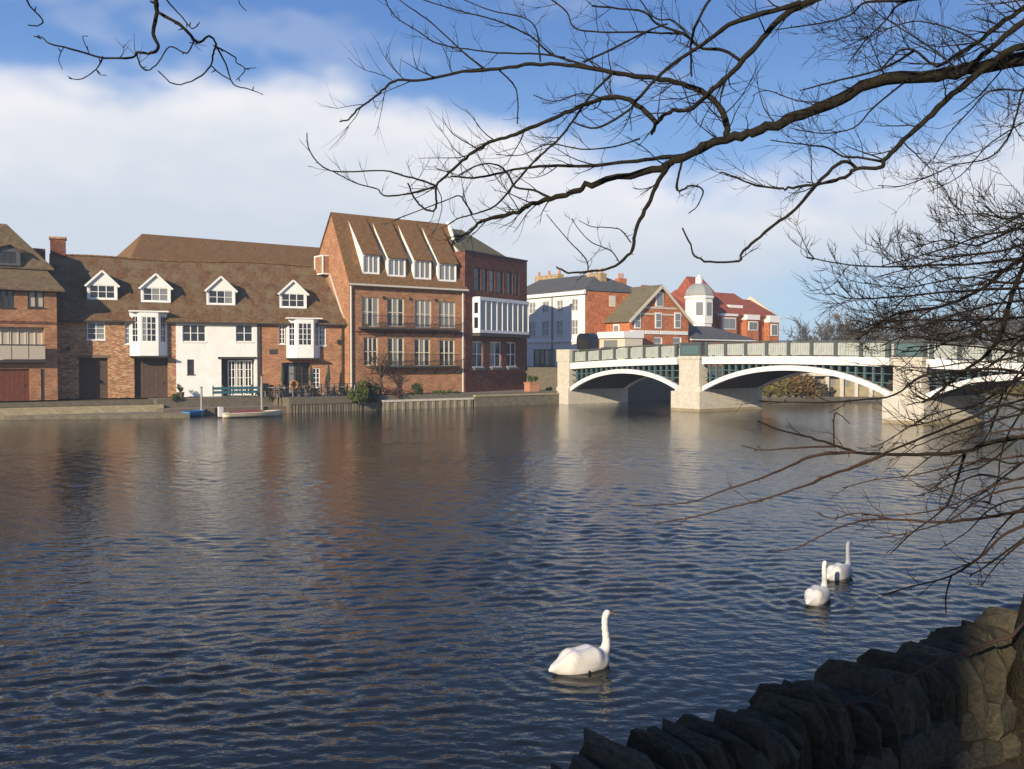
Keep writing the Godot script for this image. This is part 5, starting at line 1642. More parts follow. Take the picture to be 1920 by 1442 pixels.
	K.call([1950, 540, 1800, 545, 1700, 555, 1600, 560, 1560, 550], 6, 1.3, 4.6, 5.8, mid2, 10.0, 0.28, 2)
	K.call([1950, 592, 1820, 600, 1700, 600, 1640, 605], 6, 1.5, 4.6, 5.6, mid2, 9.0, 0.28, 2)
	K.call([1940, 390, 1890, 410, 1840, 400, 1790, 405], 4, 1.3, 4.6, 5.2, hi, 8.0, 0.28, 2)
	K.call([1940, 640, 1860, 620, 1780, 640, 1700, 630, 1650, 650], 5, 1.5, 4.6, 5.4, mid2, 7.0, 0.26, 1)
	K.call([1950, 745, 1860, 735, 1790, 725, 1740, 700, 1690, 690], 5.5, 1.5, 4.6, 5.4, mid2, 6.0, 0.26, 1)
	K.call([1950, 818, 1920, 820, 1854, 830, 1814, 845, 1739, 852, 1654, 852, 1604, 847, 1564, 835, 1520, 820, 1460, 805, 1420, 790], 10, 2, 4.5, 5.8, low, 1.5, 0.2, 1)
	K.call([1659, 852, 1604, 874, 1549, 894, 1500, 914, 1440, 934, 1380, 949, 1290, 972, 1227, 982], 6, 1.5, 5.2, 6.2, null, 2.0, 0.22, 1, M.twig_red)
	K.call([1604, 847, 1530, 854, 1480, 874, 1420, 899, 1360, 919, 1290, 942, 1185, 949], 5, 1.5, 5.3, 6.3, null, 1.5, 0.2, 1, M.twig_red)
	K.call([1569, 837, 1490, 840, 1430, 844, 1390, 835], 3.5, 1.5, 5.4, 5.8, null, 1.5, 0.15, 1, M.twig_red)
	K.call([1564, 835, 1564, 780, 1574, 777, 1594, 795], 2.5, 1.3, 5.5, 5.5, null, 1.0, 0.1, 1)
	K.call([1950, 775, 1920, 770, 1879, 760, 1829, 780, 1779, 800, 1719, 825, 1659, 850], 5.5, 3, 4.5, 5.2, low, 2.0, 0.2, 1)
	K.call([1950, 955, 1920, 959, 1869, 967, 1819, 974, 1754, 979, 1679, 974, 1604, 979, 1530, 1009, 1490, 1029, 1440, 1035], 7, 1.3, 4.3, 5.2, low, 2.5, 0.22, 1, M.twig_red)
	K.call([1679, 975, 1609, 962, 1560, 972, 1530, 960], 2.5, 1.2, 4.8, 5.0, null, 2.0, 0.14, 1, M.twig_red)
	K.call([1950, 885, 1920, 895, 1869, 910, 1819, 930, 1779, 950, 1704, 965, 1619, 965], 4.5, 1.3, 4.3, 5.0, low, 2.5, 0.2, 1, M.twig_red)
	K.call([1809, 850, 1789, 915, 1769, 955, 1709, 1000, 1669, 1040], 4.5, 1.3, 4.7, 5.0, null, 2.0, 0.18, 1)
	K.call([1950, 970, 1920, 985, 1879, 1005, 1844, 1040, 1809, 1065, 1769, 1085, 1709, 1100, 1655, 1115], 7, 1.3, 4.1, 4.8, Vector3(0.3, 1.15, -0.15), 2.5, 0.2, 1, M.twig_red)
	K.call([1950, 990, 1920, 1010, 1879, 1040, 1844, 1065, 1819, 1080], 5.5, 2, 4.1, 4.5, Vector3(0.3, 1.15, -0.15), 3.0, 0.18, 1)
	K.call([1950, 860, 1900, 870, 1850, 860, 1800, 880, 1760, 900], 4.5, 1.3, 4.3, 4.8, low, 3.0, 0.2, 1)
	K.call([1950, 930, 1890, 940, 1850, 960, 1810, 1000, 1760, 1030], 4, 1.3, 4.2, 4.6, low, 3.0, 0.2, 1)
	for e in [[1950, 850, 1880, 860, 1800, 870, 1720, 890, 1640, 900, 1580, 915], [1950, 800, 1870, 810, 1790, 830, 1740, 860, 1690, 900], [1950, 910, 1860, 925, 1780, 975, 1700, 1000, 1640, 1010], [1950, 1000, 1900, 1030, 1860, 1070, 1840, 1100]]:
		K.call(e, 4, 1.3, 4.4, 5.1, low, 2.5, 0.2, 1, M.twig_red)
	K.call([1784, 1080, 1774, 1115, 1774, 1150], 2.5, 1.5, 4.5, 4.4, null, 0.5, 0.1, 1)
	K.call([1900, 1190, 1830, 1215, 1762, 1240, 1718, 1262, 1671, 1286, 1623, 1312, 1594, 1320, 1560, 1322, 1529, 1316], 6, 2.5, 3.5, 2.95, Vector3(-0.02, 0.5, 0.05), 0.5, 0.1, 1, M.twig_red)
	K.call([1594, 1320, 1584, 1340, 1575, 1358], 2.5, 1.8, 2.98, 2.95, null, 0.0, 0.1, 1, M.twig_red)
	K.call([1663, 1291, 1678, 1334, 1707, 1367], 3.5, 2, 3.05, 2.95, null, 0.5, 0.1, 1, M.twig_red)

# ---------------------------------------------------------------- wall on our bank
func rock_mesh(seed_, power = 0.42):
	var r := RandomNumberGenerator.new()
	r.seed = seed_
	var st = st_new()
	var nu = 8; var nv = 5
	var g = []
	for j in nv + 1:
		var row = []
		for i in nu:
			var th = PI * j / nv; var ph = TAU * i / nu + 0.2
			var d = Vector3(sin(th) * cos(ph), cos(th), sin(th) * sin(ph))
			var f = func(v): return sign(v) * pow(abs(v), power)
			var p = Vector3(f.call(d.x), f.call(d.y), f.call(d.z)) * 0.5
			row.append(p + Vector3(r.randfn() * 0.06, r.randfn() * 0.025, r.randfn() * 0.03))
		if j == 0 or j == nv:
			for i in nu: row[i] = row[0]
		g.append(row)
	for j in nv:
		for i in nu:
			var k = (i + 1) % nu
			quad(st, g[j][i], g[j][k], g[j + 1][k], g[j + 1][i])
	return commit(st)
func stone_wall():
	var w = thing("stone_wall", "low rubble wall with rough upright coping stones along the near bank", "wall", W(3.0, 2.35, -2.0), TH)
	var r := RandomNumberGenerator.new()
	r.seed = 41
	var rocks = []
	for k in 10: rocks.append(rock_mesh(300 + k, 0.62 if k < 6 else 0.72))
	box(w, "core", M.earth, -6.5, -2.5, -0.17, 10.0, 0.22, 0.17)
	var x = -6.5
	while x < 10.0:
		var wd = r.randf_range(0.034, 0.068)
		var o := MeshInstance3D.new()
		o.name = "coping_stone"
		o.mesh = rocks[r.randi() % 10]
		o.material_override = M.wall_stone[r.randi() % 4]
		w.add_child(o, true)
		var hh = r.randf_range(0.23, 0.31)
		o.position = Vector3(x + wd * 0.5, 0.20 + hh * 0.45 + r.randf_range(-0.02, 0.02), r.randf_range(-0.03, 0.03))
		o.rotation = Vector3(r.randf_range(-0.12, 0.12), r.randf_range(-0.15, 0.15), r.randf_range(-0.08, 0.30))
		o.scale = Vector3(wd * 1.35, hh * 1.1, r.randf_range(0.28, 0.40))
		x += wd
	for row in 3:
		x = -6.5 + row * 0.13
		while x < 10.0:
			var wd = r.randf_range(0.13, 0.27)
			var o := MeshInstance3D.new()
			o.name = "stone"
			o.mesh = rocks[r.randi() % 10]
			o.material_override = M.wall_stone[r.randi() % 4]
			w.add_child(o, true)
			o.position = Vector3(x + wd * 0.5, 0.18 - row * 0.13 + r.randf_range(-0.02, 0.02), 0.13 + r.randf_range(-0.02, 0.03))
			o.rotation = Vector3(r.randf_range(-0.1, 0.1), r.randf_range(-0.1, 0.1), r.randf_range(-0.12, 0.12))
			o.scale = Vector3(wd * 1.06, r.randf_range(0.13, 0.19), 0.18)
			x += wd

# ---------------------------------------------------------------- swans
func cap(p, a, b, ra, rb):
	var ab = b - a
	var h = clamp((p - a).dot(ab) / ab.length_squared(), 0.0, 1.0)
	return (p - a - ab * h).length() - lerp(ra, rb, h)
func ell(p, c, r):
	var q = (p - c) / r
	var k = q.length()
	return (k - 1.0) * min(r.x, min(r.y, r.z)) * (1.0 if k < 1.0 else 1.1)
func smin(a, b, k):
	var h = max(k - abs(a - b), 0.0) / k
	return min(a, b) - h * h * k * 0.25
func nets(f, lo, hi, c):
	var n = Vector3i(((hi - lo) / c).ceil()) + Vector3i.ONE
	var v := PackedFloat32Array()
	v.resize(n.x * n.y * n.z)
	for k in n.z:
		for j in n.y:
			for i in n.x:
				v[(k * n.y + j) * n.x + i] = f.call(lo + Vector3(i, j, k) * c)
	var at_ := {}
	var pos := PackedVector3Array()
	for k in n.z - 1:
		for j in n.y - 1:
			for i in n.x - 1:
				var sum = Vector3.ZERO
				var cnt = 0
				var q = []
				for d in 8:
					q.append(v[((k + (d >> 2)) * n.y + j + ((d >> 1) & 1)) * n.x + i + (d & 1)])
				var neg = 0
				for d in 8:
					if q[d] < 0: neg += 1
				if neg == 0 or neg == 8: continue
				for e in [[0, 1], [2, 3], [4, 5], [6, 7], [0, 2], [1, 3], [4, 6], [5, 7], [0, 4], [1, 5], [2, 6], [3, 7]]:
					var A = q[e[0]]; var B = q[e[1]]
					if (A < 0) != (B < 0):
						var u = A / (A - B)
						var pa = Vector3(e[0] & 1, (e[0] >> 1) & 1, e[0] >> 2)
						var pb = Vector3(e[1] & 1, (e[1] >> 1) & 1, e[1] >> 2)
						sum += pa.lerp(pb, u)
						cnt += 1
				at_[Vector3i(i, j, k)] = pos.size()
				pos.append(lo + (Vector3(i, j, k) + sum / cnt) * c)
	var st = st_new(true)
	var idx = PackedInt32Array()
	for k in range(1, n.z - 1):
		for j in range(1, n.y - 1):
			for i in range(1, n.x - 1):
				var a = v[(k * n.y + j) * n.x + i]
				for ax in 3:
					var o = Vector3i(1 if ax == 0 else 0, 1 if ax == 1 else 0, 1 if ax == 2 else 0)
					var b = v[((k + o.z) * n.y + j + o.y) * n.x + i + o.x]
					if (a < 0) == (b < 0): continue
					var u = Vector3i(0, 1, 0) if ax == 0 else (Vector3i(0, 0, 1) if ax == 1 else Vector3i(1, 0, 0))
					var w = Vector3i(0, 0, 1) if ax == 0 else (Vector3i(1, 0, 0) if ax == 1 else Vector3i(0, 1, 0))
					var p = Vector3i(i, j, k)
					var q = [at_.get(p - u - w, -1), at_.get(p - w, -1), at_.get(p, -1), at_.get(p - u, -1)]
					if q.min() < 0: continue
					if a < 0: idx.append_array(PackedInt32Array([q[0], q[2], q[1], q[0], q[3], q[2]]))
					else: idx.append_array(PackedInt32Array([q[0], q[1], q[2], q[0], q[2], q[3]]))
	for p in pos: st.add_vertex(p)
	for i in idx: st.add_index(i)
	return st
var swan_f
func swan_skin(x, ang, k, lift):
	# a point on the bird's side, found by stepping in from outside
	var d = Vector3(0, sin(ang), cos(ang) * k)
	var r = 0.36
	for i in 16:
		r -= swan_f.call(Vector3(x, 0.06, 0) + d * r) * 0.85
	return Vector3(x, 0.06, 0) + d * (r + lift)
func swan_mesh():
	var body = func(p, d):
		d = smin(d, ell(p, Vector3(0.24, 0.09, 0), Vector3(0.17, 0.15, 0.15)), 0.08)
		d = smin(d, cap(p, Vector3(-0.28, 0.08, 0), Vector3(-0.53, 0.075, 0), 0.105, 0.025), 0.08)
		var z = abs(p.z)
		var w = Vector3(p.x, p.y, z)
		# folded wings: a high rounded shoulder that tapers towards the tail
		d = smin(d, cap(w, Vector3(0.12, 0.175, 0.085), Vector3(-0.20, 0.18, 0.07), 0.12, 0.095), 0.09)
		d = smin(d, cap(w, Vector3(-0.18, 0.20, 0.065), Vector3(-0.48, 0.11, 0.02), 0.08, 0.018), 0.06)
		d = min(d, cap(w, Vector3(0.05, 0.11, 0.165), Vector3(-0.40, 0.10, 0.055), 0.03, 0.012))
		return d
	var pts = [Vector3(0.29, 0.12, 0), Vector3(0.385, 0.20, 0), Vector3(0.41, 0.33, 0), Vector3(0.385, 0.50, 0), Vector3(0.385, 0.65, 0), Vector3(0.42, 0.705, 0)]
	var rad = [0.095, 0.064, 0.046, 0.040, 0.037, 0.039]
	var nk = smooth_line(pts, 2)
	var nr = []
	for i in nk.size(): nr.append(lerp(rad[i / 2], rad[min(i / 2 + 1, 5)], 0.5 * (i % 2)))
	var f = func(p):
		if p.y > 0.38 and (p.x < 0.28 or abs(p.z) > 0.1): return 0.3
		var d = 0.3 if p.y > 0.38 else ell(p, Vector3(0.0, 0.06, 0), Vector3(0.40, 0.155, 0.19))
		if p.y <= 0.38: d = body.call(p, d)
		# neck
		if p.x > 0.12:
			for i in nk.size() - 1: d = smin(d, cap(p, nk[i], nk[i + 1], nr[i], nr[i + 1]), 0.03)
		d = smin(d, cap(p, Vector3(0.425, 0.712, 0), Vector3(0.475, 0.700, 0), 0.038, 0.027), 0.02)
		return d
	swan_f = f
	return nets(f, Vector3(-0.60, -0.06, -0.26), Vector3(0.56, 0.78, 0.26), 0.013)
func swans():
	var mesh = commit(swan_mesh())
	var cyg = []
	for s in [[1092, 1254, deg_to_rad(32), 0.95, "white swan swimming alone with its neck held straight up"], [1532, 1128, deg_to_rad(52), 0.83, "white swan following close behind another near the leaning branches"], [1573, 1083, deg_to_rad(42), 0.84, "white swan leading another along the river below the branches"]]:
		var p = on_y(s[0], s[1], 0.0)
		var o = thing("swan", s[4], "swan", p, s[2], "swans on the river")
		o.scale = Vector3.ONE * s[3]
		var b = put(o, "body", mesh, M.feather)
		var st = st_new(true)
		tube(st, [Vector3(0.478, 0.70, 0), Vector3(0.51, 0.69, 0), Vector3(0.545, 0.672, 0), Vector3(0.565, 0.664, 0)], [0.022, 0.018, 0.014, 0.006], 8)
		part(o, "bill", st, M.bill)
		st = st_new(true)
		tube(st, [Vector3(0.485, 0.715, 0), Vector3(0.497, 0.722, 0), Vector3(0.508, 0.712, 0)], [0.010, 0.014, 0.007], 8)
		part(o, "bill_knob", st, M.black)
		for k in [-1, 1]:
			# folded flight feathers lying over one another along the flank
			var wg = st_new()
			for row in 5:
				for i in 7:
					var ang = 0.30 + 0.19 * row
					var x = 0.15 - 0.055 * i - 0.012 * row
					var w = 0.105
					var a0 = swan_skin(x, ang + w, k, 0.002); var a1 = swan_skin(x, ang - w, k, 0.002)
					var m0 = swan_skin(x - 0.07, ang + w * 0.95, k, 0.006); var m1 = swan_skin(x - 0.07, ang - w * 0.95, k, 0.006)
					var tip = swan_skin(x - 0.115, ang, k, 0.009)
					quad(wg, a0, m0, m1, a1)
					tri(wg, m0, tip, m1)
			part(o, "wing", wg, M.feather)
			st = st_new(true)
			tube(st, [Vector3(0.455, 0.722, 0.028 * k), Vector3(0.458, 0.722, 0.036 * k)], [0.008, 0.005], 6)
			part(o, "eye", st, M.black)
			st = st_new()
			tube(st, [Vector3(-0.02, 0.035, 0.182 * k), Vector3(-0.03, 0.01, 0.192 * k), Vector3(-0.03, -0.05, 0.19 * k)], [0.008, 0.015, 0.012], 6)
			part(o, "leg", st, M.black)
		swan_at.append(p)

# ---------------------------------------------------------------- far waterside
func boat(called, label, where, turn, L, beam_, h, hull, inner, cover = null):
	var b = thing(called, label, "boat", where, turn)
	var st = st_new(true)
	var N = 12
	var rows = []
	for i in N + 1:
		var u = i / float(N)
		var wv = beam_ * 0.5 * (1.0 - pow(max(0, (u - 0.45) / 0.55), 2.2)) * (0.85 + 0.15 * min(1.0, u * 3))
		var x = lerp(-L * 0.5, L * 0.5, u)
		var sheer = h * (1.0 + 0.25 * u * u)
		rows.append([Vector3(x, sheer, -wv), Vector3(x, h * 0.35, -wv * 0.9), Vector3(x, -0.12, 0), Vector3(x, h * 0.35, wv * 0.9), Vector3(x, sheer, wv)])
	for i in N:
		for k in 4: quad(st, rows[i][k], rows[i + 1][k], rows[i + 1][k + 1], rows[i][k + 1])
	for k in range(1, 4): tri(st, rows[0][0], rows[0][k], rows[0][k + 1])
	part(b, "hull", st, hull)
	var sd = st_new()
	for i in N:
		quad(sd, rows[i][0] - Vector3(0, 0.06, 0), rows[i + 1][0] - Vector3(0, 0.06, 0), rows[i + 1][4] - Vector3(0, 0.06, 0), rows[i][4] - Vector3(0, 0.06, 0))
	part(b, "deck", sd, inner)
	var sg = st_new()
	for k in [0, 4]:
		for i in N: beam(sg, rows[i][k], rows[i + 1][k], 0.05, 0.05)
	part(b, "gunwale", sg, hull)
	if cover != null:
		var sc = st_new(true)
		var rr = []
		for i in 7:
			var u = lerp(0.14, 0.72, i / 6.0)
			var x = lerp(-L * 0.5, L * 0.5, u)
			var k = sin(PI * (i + 0.6) / 7.2)
			rr.append([Vector3(x, h, -beam_ * 0.42), Vector3(x, h + 0.15 * k, -beam_ * 0.2), Vector3(x, h + 0.2 * k, 0), Vector3(x, h + 0.15 * k, beam_ * 0.2), Vector3(x, h, beam_ * 0.42)])
		for i in 6:
			for k in 4: quad(sc, rr[i][k], rr[i + 1][k], rr[i + 1][k + 1], rr[i][k + 1])
		part(b, "cover", sc, cover)
		var se = st_new()
		bx(se, -L * 0.5 - 0.25, h * 0.3, -0.15, -L * 0.5 + 0.05, h + 0.45, 0.15)
		part(b, "outboard_motor", se, M.cloth_b)
	return b
func table_set(where, i, group):
	var t = thing("terrace_table", "round metal cafe table on the waterside terrace", "table", where, i * 0.7, "tables on the waterside terrace")
	var st = st_new()
	cyl(st, Vector3(0, 0.71, 0), Vector3(0, 0.74, 0), 0.42, 0.42, 14)
	part(t, "table_top", st, M.metal)
	st = st_new()
	cyl(st, Vector3(0, 0.02, 0), Vector3(0, 0.71, 0), 0.03, 0.03, 8)
	part(t, "leg", st, M.iron)
	st = st_new()
	cyl(st, Vector3(0, 0, 0), Vector3(0, 0.03, 0), 0.24, 0.22, 12)
	part(t, "foot", st, M.iron)
	for k in 3:
		var a = i * 1.3 + TAU * k / 3.0
		var c = thing("terrace_chair", "metal cafe chair drawn up to a round terrace table", "chair", where + Vector3(cos(a), 0, sin(a)) * 0.75, -a + PI / 2, "chairs on the waterside terrace")
		box(c, "seat", M.wood, -0.21, 0.43, -0.2, 0.21, 0.46, 0.2)
		for x in [-0.19, 0.19]:
			for z in [-0.18, 0.18]: box(c, "leg", M.metal, x - 0.015, 0, z - 0.015, x + 0.015, 0.43 if z < 0 else 0.88, z + 0.015)
		for y in [0.58, 0.70, 0.82]: box(c, "back_slat", M.wood, -0.19, y, 0.165, 0.19, y + 0.07, 0.178)
func waterside():
	var p = on_y(474, 781.5, 0.0)
	boat("motor_boat", "small white motor boat with dark red cover moored at the slipway", p, TH, 4.4, 1.4, 0.32, M.boat_white, M.wood, M.boat_red)
	p = on_y(366, 780, 0.0)
	boat("dinghy", "little bright blue dinghy tied to the end of the landing", p, TH + 0.5, 1.9, 0.8, 0.34, M.boat_blue, M.boat_blue)
	p = on_y(400, 776, 0.0)
	boat("rowing_boat", "dark wooden rowing boat lying between dinghy and motor boat", p, TH + 0.1, 2.6, 0.9, 0.28, M.wood, M.door_wood)
	# mooring posts
	for m in [[378, 772, 727, M.pole, "tall pale mooring pole beside the dinghy"], [491, 768, 705, M.pole, "tall pale mooring pole behind the motor boat"], [520, 765, 738, M.wood, "short dark mooring post behind the motor boat"]]:
		var b = on_y(m[0], m[1], 0.3)
		var o = thing("mooring_post", m[4], "post", Vector3(b.x, -0.6, b.z))
		var d = -b.z
		var hgt = (m[1] - m[2]) / FPX * d + 0.9
		var st = st_new()
		cyl(st, Vector3.ZERO, Vector3(0, hgt, 0), 0.085, 0.075, 8)
		part(o, "shaft", st, m[3])
		st = st_new()
		cyl(st, Vector3(0, hgt, 0), Vector3(0, hgt + 0.06, 0), 0.10, 0.09, 8)
		part(o, "cap", st, M.dark_trim)
	# timber piling under the terrace edge
	var a = ps(548, 775, 0.0); var e = ps(684, 770, 0.0)
	var f = thing("piling_fence", "row of pale upright timber piles facing the terrace edge", "fence", W(a.x, 0, -66.3), TH)
	var n = 26
	for i in n:
		var x = (e.x - a.x) * i / float(n)
		box(f, "pile", M.quay_pale if i % 3 else M.wood, x, -0.5, 0.0, x + (e.x - a.x) / n - 0.09, 0.62 + rng.randf_range(-0.06, 0.06), 0.1)
	box(f, "waling", M.wood, 0, 0.62, -0.02, e.x - a.x, 0.8, 0.16)
	# garden wall with coping below the tall block
	var g0 = ps(712, 768, 0.0); var g1 = ps(906, 764, 0.0)
	var gw = thing("garden_wall", "low pale river wall with flat coping below the tall brick block", "wall", W(g0.x, 0, -65.9), TH)
	box(gw, "face", M.quay_pale, 0, -0.6, -0.3, g1.x - g0.x, 0.62, 0.0)
	box(gw, "coping", M.stone, -0.1, 0.62, -0.4, g1.x - g0.x + 0.1, 0.78, 0.08)
	for i in 12:
		var x = (g1.x - g0.x) * (i + 0.5) / 12.0
		box(gw, "buttress", M.stone_dull, x - 0.12, -0.6, 0.0, x + 0.12, 0.6, 0.06)
	var dw = thing("river_wall", "dark quay wall running from the garden wall to the bridge", "wall", W(g1.x + 0.2, 0, -65.8), TH)
	box(dw, "face", M.quay, 0, -0.6, -0.4, 55.0 - g1.x, 0.85, 0.0)
	box(dw, "coping", M.stone_dull, 0, 0.85, -0.5, 55.0 - g1.x, 1.0, 0.06)
	# iron railing on the terrace
	var rl = thing("terrace_railing", "thin iron railing along the edge of the waterside terrace", "railing", W(a.x, 1.15, -66.7), TH)
	var rlen = e.x - a.x
	for i in 12: box(rl, "post", M.iron, rlen * i / 11.0 - 0.025, 0, -0.025, rlen * i / 11.0 + 0.025, 1.0, 0.025)
	for y in [0.35, 0.65, 0.97]: box(rl, "rail", M.iron, 0, y, -0.015, rlen, y + 0.03, 0.015)
	var tf = thing("teal_barrier", "low teal painted barrier in front of the white cottage", "fence", W(ps(402, 760, 0.6).x, 1.15, -69.7), TH)
	for i in 6: box(tf, "post", M.teal, i * 0.75, 0, -0.03, i * 0.75 + 0.06, 0.95, 0.03)
	for y in [0.3, 0.6]: box(tf, "board", M.teal_paint, -0.05, y, 0.03, 3.86, y + 0.2, 0.06)
	# tables and chairs
	var k = 0
	for s in [[536, -67.6], [566, -68.0], [597, -67.5], [628, -67.7], [512, -68.6], [646, -67.3]]:
		var q = on_plane_t(s[0], 720, s[1])
		table_set(Vector3(q.x, 1.15, q.z), k, "")
		k += 1
	# folded parasols, a chalkboard and tubs among the tables
	for u in [[530, -67.9], [583, -68.2], [616, -68.1]]:
		var q = on_plane_t(u[0], 720, u[1])
		var pr = thing("parasol", "folded dark green parasol standing among the terrace tables", "parasol", Vector3(q.x, 1.15, q.z), 0, "folded parasols on the terrace")
		var sp = st_new()
		cyl(sp, Vector3(0, 0.05, 0), Vector3(0, 2.5, 0), 0.025, 0.025, 8)
		part(pr, "pole", sp, M.wood)
		sp = st_new(true)
		tube(sp, [Vector3(0, 1.1, 0), Vector3(0, 1.3, 0), Vector3(0.01, 1.7, 0), Vector3(0, 2.2, 0), Vector3(0, 2.48, 0)], [0.05, 0.15, 0.12, 0.08, 0.03], 9)
		part(pr, "canopy", sp, M.canopy)
		sp = st_new()
		cyl(sp, Vector3(0, 0, 0), Vector3(0, 0.08, 0), 0.28, 0.26, 12)
		part(pr, "base", sp, M.iron)
	var bq = on_plane_t(497, 735, -68.9)
	var cb = thing("chalkboard", "dark folding chalkboard beside the white cottage porch", "sign", Vector3(bq.x, 1.15, bq.z), TH)
	box(cb, "board", M.iron, -0.3, 0.1, 0.0, 0.3, 1.05, 0.03)
	for x in [-0.33, 0.30]: box(cb, "frame", M.wood, x, 0, -0.01, x + 0.03, 1.08, 0.04)
	for u in [[506, -69.2], [578, -68.9], [640, -68.2], [338, -70.6]]:
		var q = on_plane_t(u[0], 735, u[1])
		var tb = thing("plant_tub", "round wooden tub holding a clipped shrub by the cottage walls", "planter", Vector3(q.x, 1.15, q.z), 0, "tubs along the cottage walls")
		var sp = st_new()
		cyl(sp, Vector3.ZERO, Vector3(0, 0.45, 0), 0.24, 0.3, 12)
		part(tb, "tub", sp, M.wood)
		bush("tub_shrub", "small clipped shrub growing in a wooden tub", Vector3(q.x, 1.55, q.z), Vector3(0.3, 0.35, 0.3), M.leaf_dark, 260, 0.08, "shrubs in the tubs")
	# lifebuoy on a post
	var lq = on_plane_t(551, 730, -67.2)
	var lb = thing("lifebuoy", "orange lifebuoy hanging on a post on the terrace", "lifebuoy", Vector3(lq.x, 1.15, lq.z), TH)
	box(lb, "post", M.dark_trim, -0.05, 0, -0.1, 0.05, 1.3, -0.02)
	var ls = st_new(true)
	var ring = []; var rad = []
	for i in 17:
		ring.append(Vector3(cos(TAU * i / 16.0) * 0.3, 0.95 + sin(TAU * i / 16.0) * 0.3, 0.05)); rad.append(0.07)
	tube(ls, ring, rad, 8)
	part(lb, "ring", ls, M.cloth_c)
	# planting
	var B = func(px, py, t, rad_, mat, called, label, nn = 700, size = 0.13):
		var q = on_plane_t(px, py, t)
		return bush(called, label, Vector3(q.x, max(q.y, 0.6), q.z), rad_, mat, nn, size)
	B.call(668, 768, -66.0, Vector3(1.0, 1.05, 0.8), M.leaf, "shrub", "big olive green shrub overhanging the water beside the piling", 1500, 0.13)
	B.call(696, 770, -66.1, Vector3(0.8, 1.0, 0.7), M.leaf_dark, "shrub", "dark green shrub leaning over the water by the garden wall", 1200, 0.12)
	B.call(736, 752, -66.6, Vector3(1.1, 0.8, 0.5), M.bramble, "bramble", "reddish brown leafless bramble between two green shrubs", 700, 0.10)
	B.call(778, 750, -66.7, Vector3(0.75, 0.75, 0.5), M.leaf_dark, "shrub", "rounded dark green shrub behind the garden wall", 900, 0.11)
	B.call(822, 750, -66.7, Vector3(0.7, 0.45, 0.5), M.leaf, "shrub", "low spreading green shrub below the lower balcony", 600, 0.11)
	B.call(850, 750, -66.7, Vector3(0.6, 0.5, 0.5), M.leaf_dark, "shrub", "small dark shrub at the corner of the tall block", 600, 0.11)
	B.call(928, 747, -66.5, Vector3(0.35, 0.4, 0.3), M.leaf_lime, "shrub", "small lime green shrub in front of the dark brick block", 350, 0.10)
	B.call(326, 752, -69.6, Vector3(0.45, 0.3, 0.35), M.leaf, "shrub", "small green shrub at the corner of the lawn", 300, 0.1)
	B.call(900, 748, -66.6, Vector3(0.5, 0.3, 0.3), M.leaf_dark, "shrub", "low dark clump of leaves beside the lime shrub", 300, 0.1)
	B.call(522, 742, -69.2, Vector3(0.5, 0.5, 0.4), M.leaf_dark, "shrub", "dark potted shrub beside the dark cottage doorway", 400, 0.1)
	# climber on the tall block
	var cq = on_plane_t(712, 745, -66.9)
	bare_tree("slender leafless tree standing against the tall brick block", Vector3(cq.x, 0.9, cq.z), 5.2, 0.4, M.winter_twig, 61, "", 2, 0.012)
	# terracotta planter
	var tq = on_plane_t(997, 746, -66.6)
	var pl = thing("planter", "square terracotta planter on the dark quay wall", "planter", Vector3(tq.x, 1.0, tq.z), TH)
	box(pl, "tub", M.terracotta, -0.55, 0, -0.4, 0.55, 0.85, 0.4)
	box(pl, "rim", M.terracotta, -0.6, 0.85, -0.45, 0.6, 0.97, 0.45)
	bush("shrub", "light green shrub growing in the terracotta planter", Vector3(tq.x, 1.9, tq.z), Vector3(0.6, 0.45, 0.4), M.leaf, 350, 0.12)
	# --- through and beyond the bridge
	var spots = [[1432, 746, 1.9], [1452, 746, 2.4], [1474, 746, 2.7], [1496, 746, 2.9], [1516, 746, 2.6], [1532, 745, 1.8]]
	k = 0
	for s in spots:
		var q = on_y(s[0], s[1], 0.5)
		bush("bank_bush", ["olive green bush on the far bank seen through the middle arch", "olive green bush on the far bank seen through the middle arch", "russet bush on the far bank seen through the middle arch", "russet bush on the far bank seen through the middle arch", "dark brown bush at the water seen through the middle arch", "dark brown bush at the water seen through the middle arch"][k], q + W(2.0, 0, -1.0), Vector3(1.5, s[2] * 0.45, 1.4), [M.leaf_olive, M.leaf_olive, M.leaf_brown, M.leaf_brown, M.winter_twig, M.winter_twig][k], 900, 0.22, "bushes on the far bank")
		k += 1
	for s in [[1760, 744, 1.5], [1830, 745, 1.6], [1870, 746, 1.9], [1905, 746, 1.6], [1940, 747, 1.8]]:
		var q = on_y(s[0], s[1], 0.5)
		bush("bank_bush", "low olive bush on the far bank under the nearer arch", q + W(2.0, 0, -1.0), Vector3(2.6, s[2] * 0.45, 1.5), M.leaf_olive, 700, 0.22, "bushes under the nearer arch")
	var pq = on_y(1540, 744.5, 0.6)
	var pv = thing("boathouse", "pale stone boathouse with square columns seen through the middle arch", "boathouse", Vector3(pq.x, 0.5, pq.z - 3.0), 0.0)
	var x1 = pz(pv, 1668, 720).x
	var yt = pz(pv, 1600, 699).y
	box(pv, "wall", M.stone_dull, 0, 0, -5, x1, yt - 0.3, -0.6)
	box(pv, "roof_slab", M.stone, -0.3, yt - 0.3, -5.3, x1 + 0.3, yt, 0.2)
	for i in 6: box(pv, "column", M.stone, x1 * i / 5.4, 0, -0.35, x1 * i / 5.4 + 0.35, yt - 0.3, 0.0)
	for i in 5: box(pv, "window", M.glass_pale, x1 * (i + 0.35) / 5.4, 1.0, -0.6, x1 * (i + 0.8) / 5.4, 2.2, -0.57)
	# trees over the bridge
	k = 0
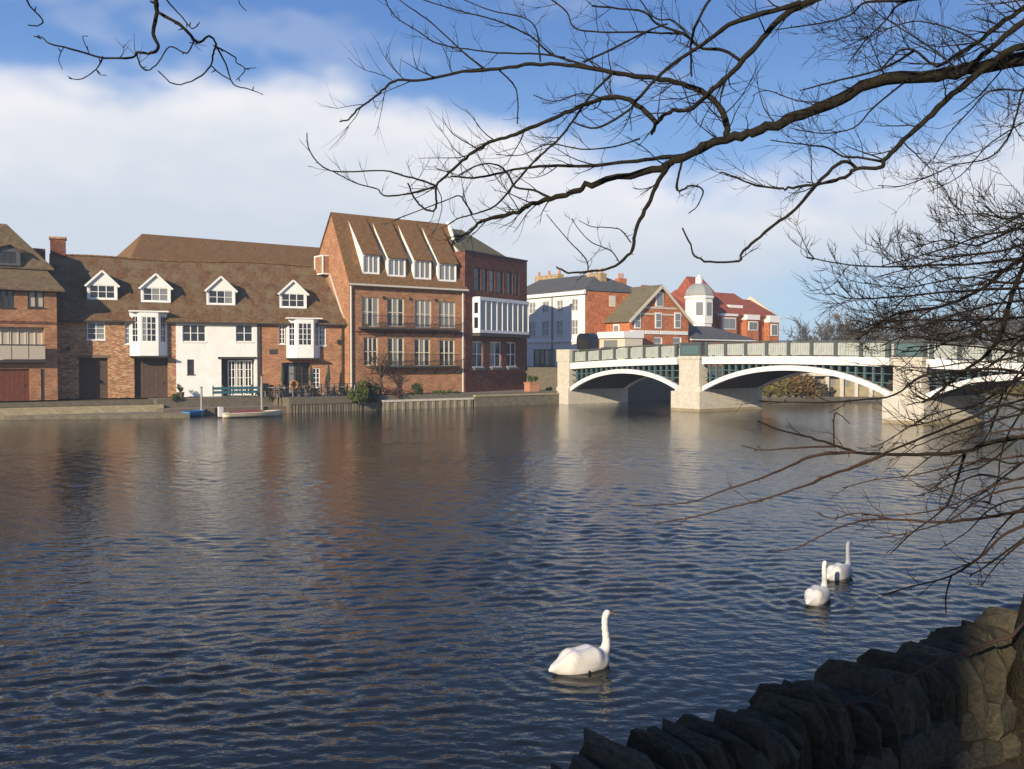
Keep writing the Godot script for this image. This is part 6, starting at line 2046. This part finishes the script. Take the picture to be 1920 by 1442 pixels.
	for s in [[1530, 640, 612, 150], [1562, 640, 609, 156], [1600, 640, 611, 150], [1640, 640, 606, 165], [1676, 640, 612, 158], [1710, 640, 600, 150], [1880, 640, 590, 150], [1925, 640, 580, 140], [1970, 640, 575, 140]]:
		var q = at(s[0], s[1], s[3])
		bare_tree("hazy grey leafless tree on the skyline beyond the bridge", Vector3(q.x, 0.6, q.z), ((675 - s[2]) / FPX * s[3] + 4.0) * 1.42, 0.9, M.winter_twig, 400 + k, "trees on the skyline", 3)
		k += 1
	for s in [[1730, 560, 118, "tall brown bare tree rising behind the second pier"], [1778, 545, 121, "tallest bare brown tree behind the bridge railing"], [1828, 572, 116, "rounded bare tree with olive twigs behind the bridge"]]:
		var q = at(s[0], 640, s[2])
		bare_tree(s[3], Vector3(q.x, 0.6, q.z), (675 - s[1]) / FPX * s[2] + 3.6, 0.8, M.winter_twig, 500 + k, "", 4, 0.03)
		k += 1

func added_upstream_house():
	# unseen house added behind the camera, shaped to shade path and near wall
	var n = thing("added_shade_house", "unseen brick house with single pitched roof, added upstream to shade the near wall", "house", W(-21.0, 2.35, 4.27), TH)
	var st = st_new()
	extrude(st, [Vector2(-2.2, -0.3), Vector2(2.2, -0.3), Vector2(2.2, 7.8), Vector2(-2.2, 3.8)], -7.0, 7.0)
	var w = part(n, "wall", st, M.brick_orange)
	w.rotation.y = -PI / 2
	st = st_new()
	slab(st, [Vector3(-7.3, 3.75, -2.45), Vector3(-7.3, 8.0, 2.22), Vector3(7.3, 8.0, 2.22), Vector3(7.3, 3.75, -2.45)], 0.15)
	part(n, "roof", st, M.tile_brown)
	for x in [-4.0, 0.0, 4.0]: box(n, "window", M.trim, x - 0.6, 1.2, -2.26, x + 0.6, 2.6, -2.203)

func _ready():
	rng.seed = 1
	stage()
	materials()
	banks()
	brick_house_hipped()
	old_terrace()
	rear_hall()
	tall_brick_block()
	dark_brick_block()
	white_hotel()
	gabled_brick_house()
	red_mansion()
	low_slate_house()
	street_clutter()
	bridge()
	added_upstream_house()
	waterside()
	swans()
	water()
	stone_wall()
	near_trees()
	print("built in ", Time.get_ticks_msec(), " ms")
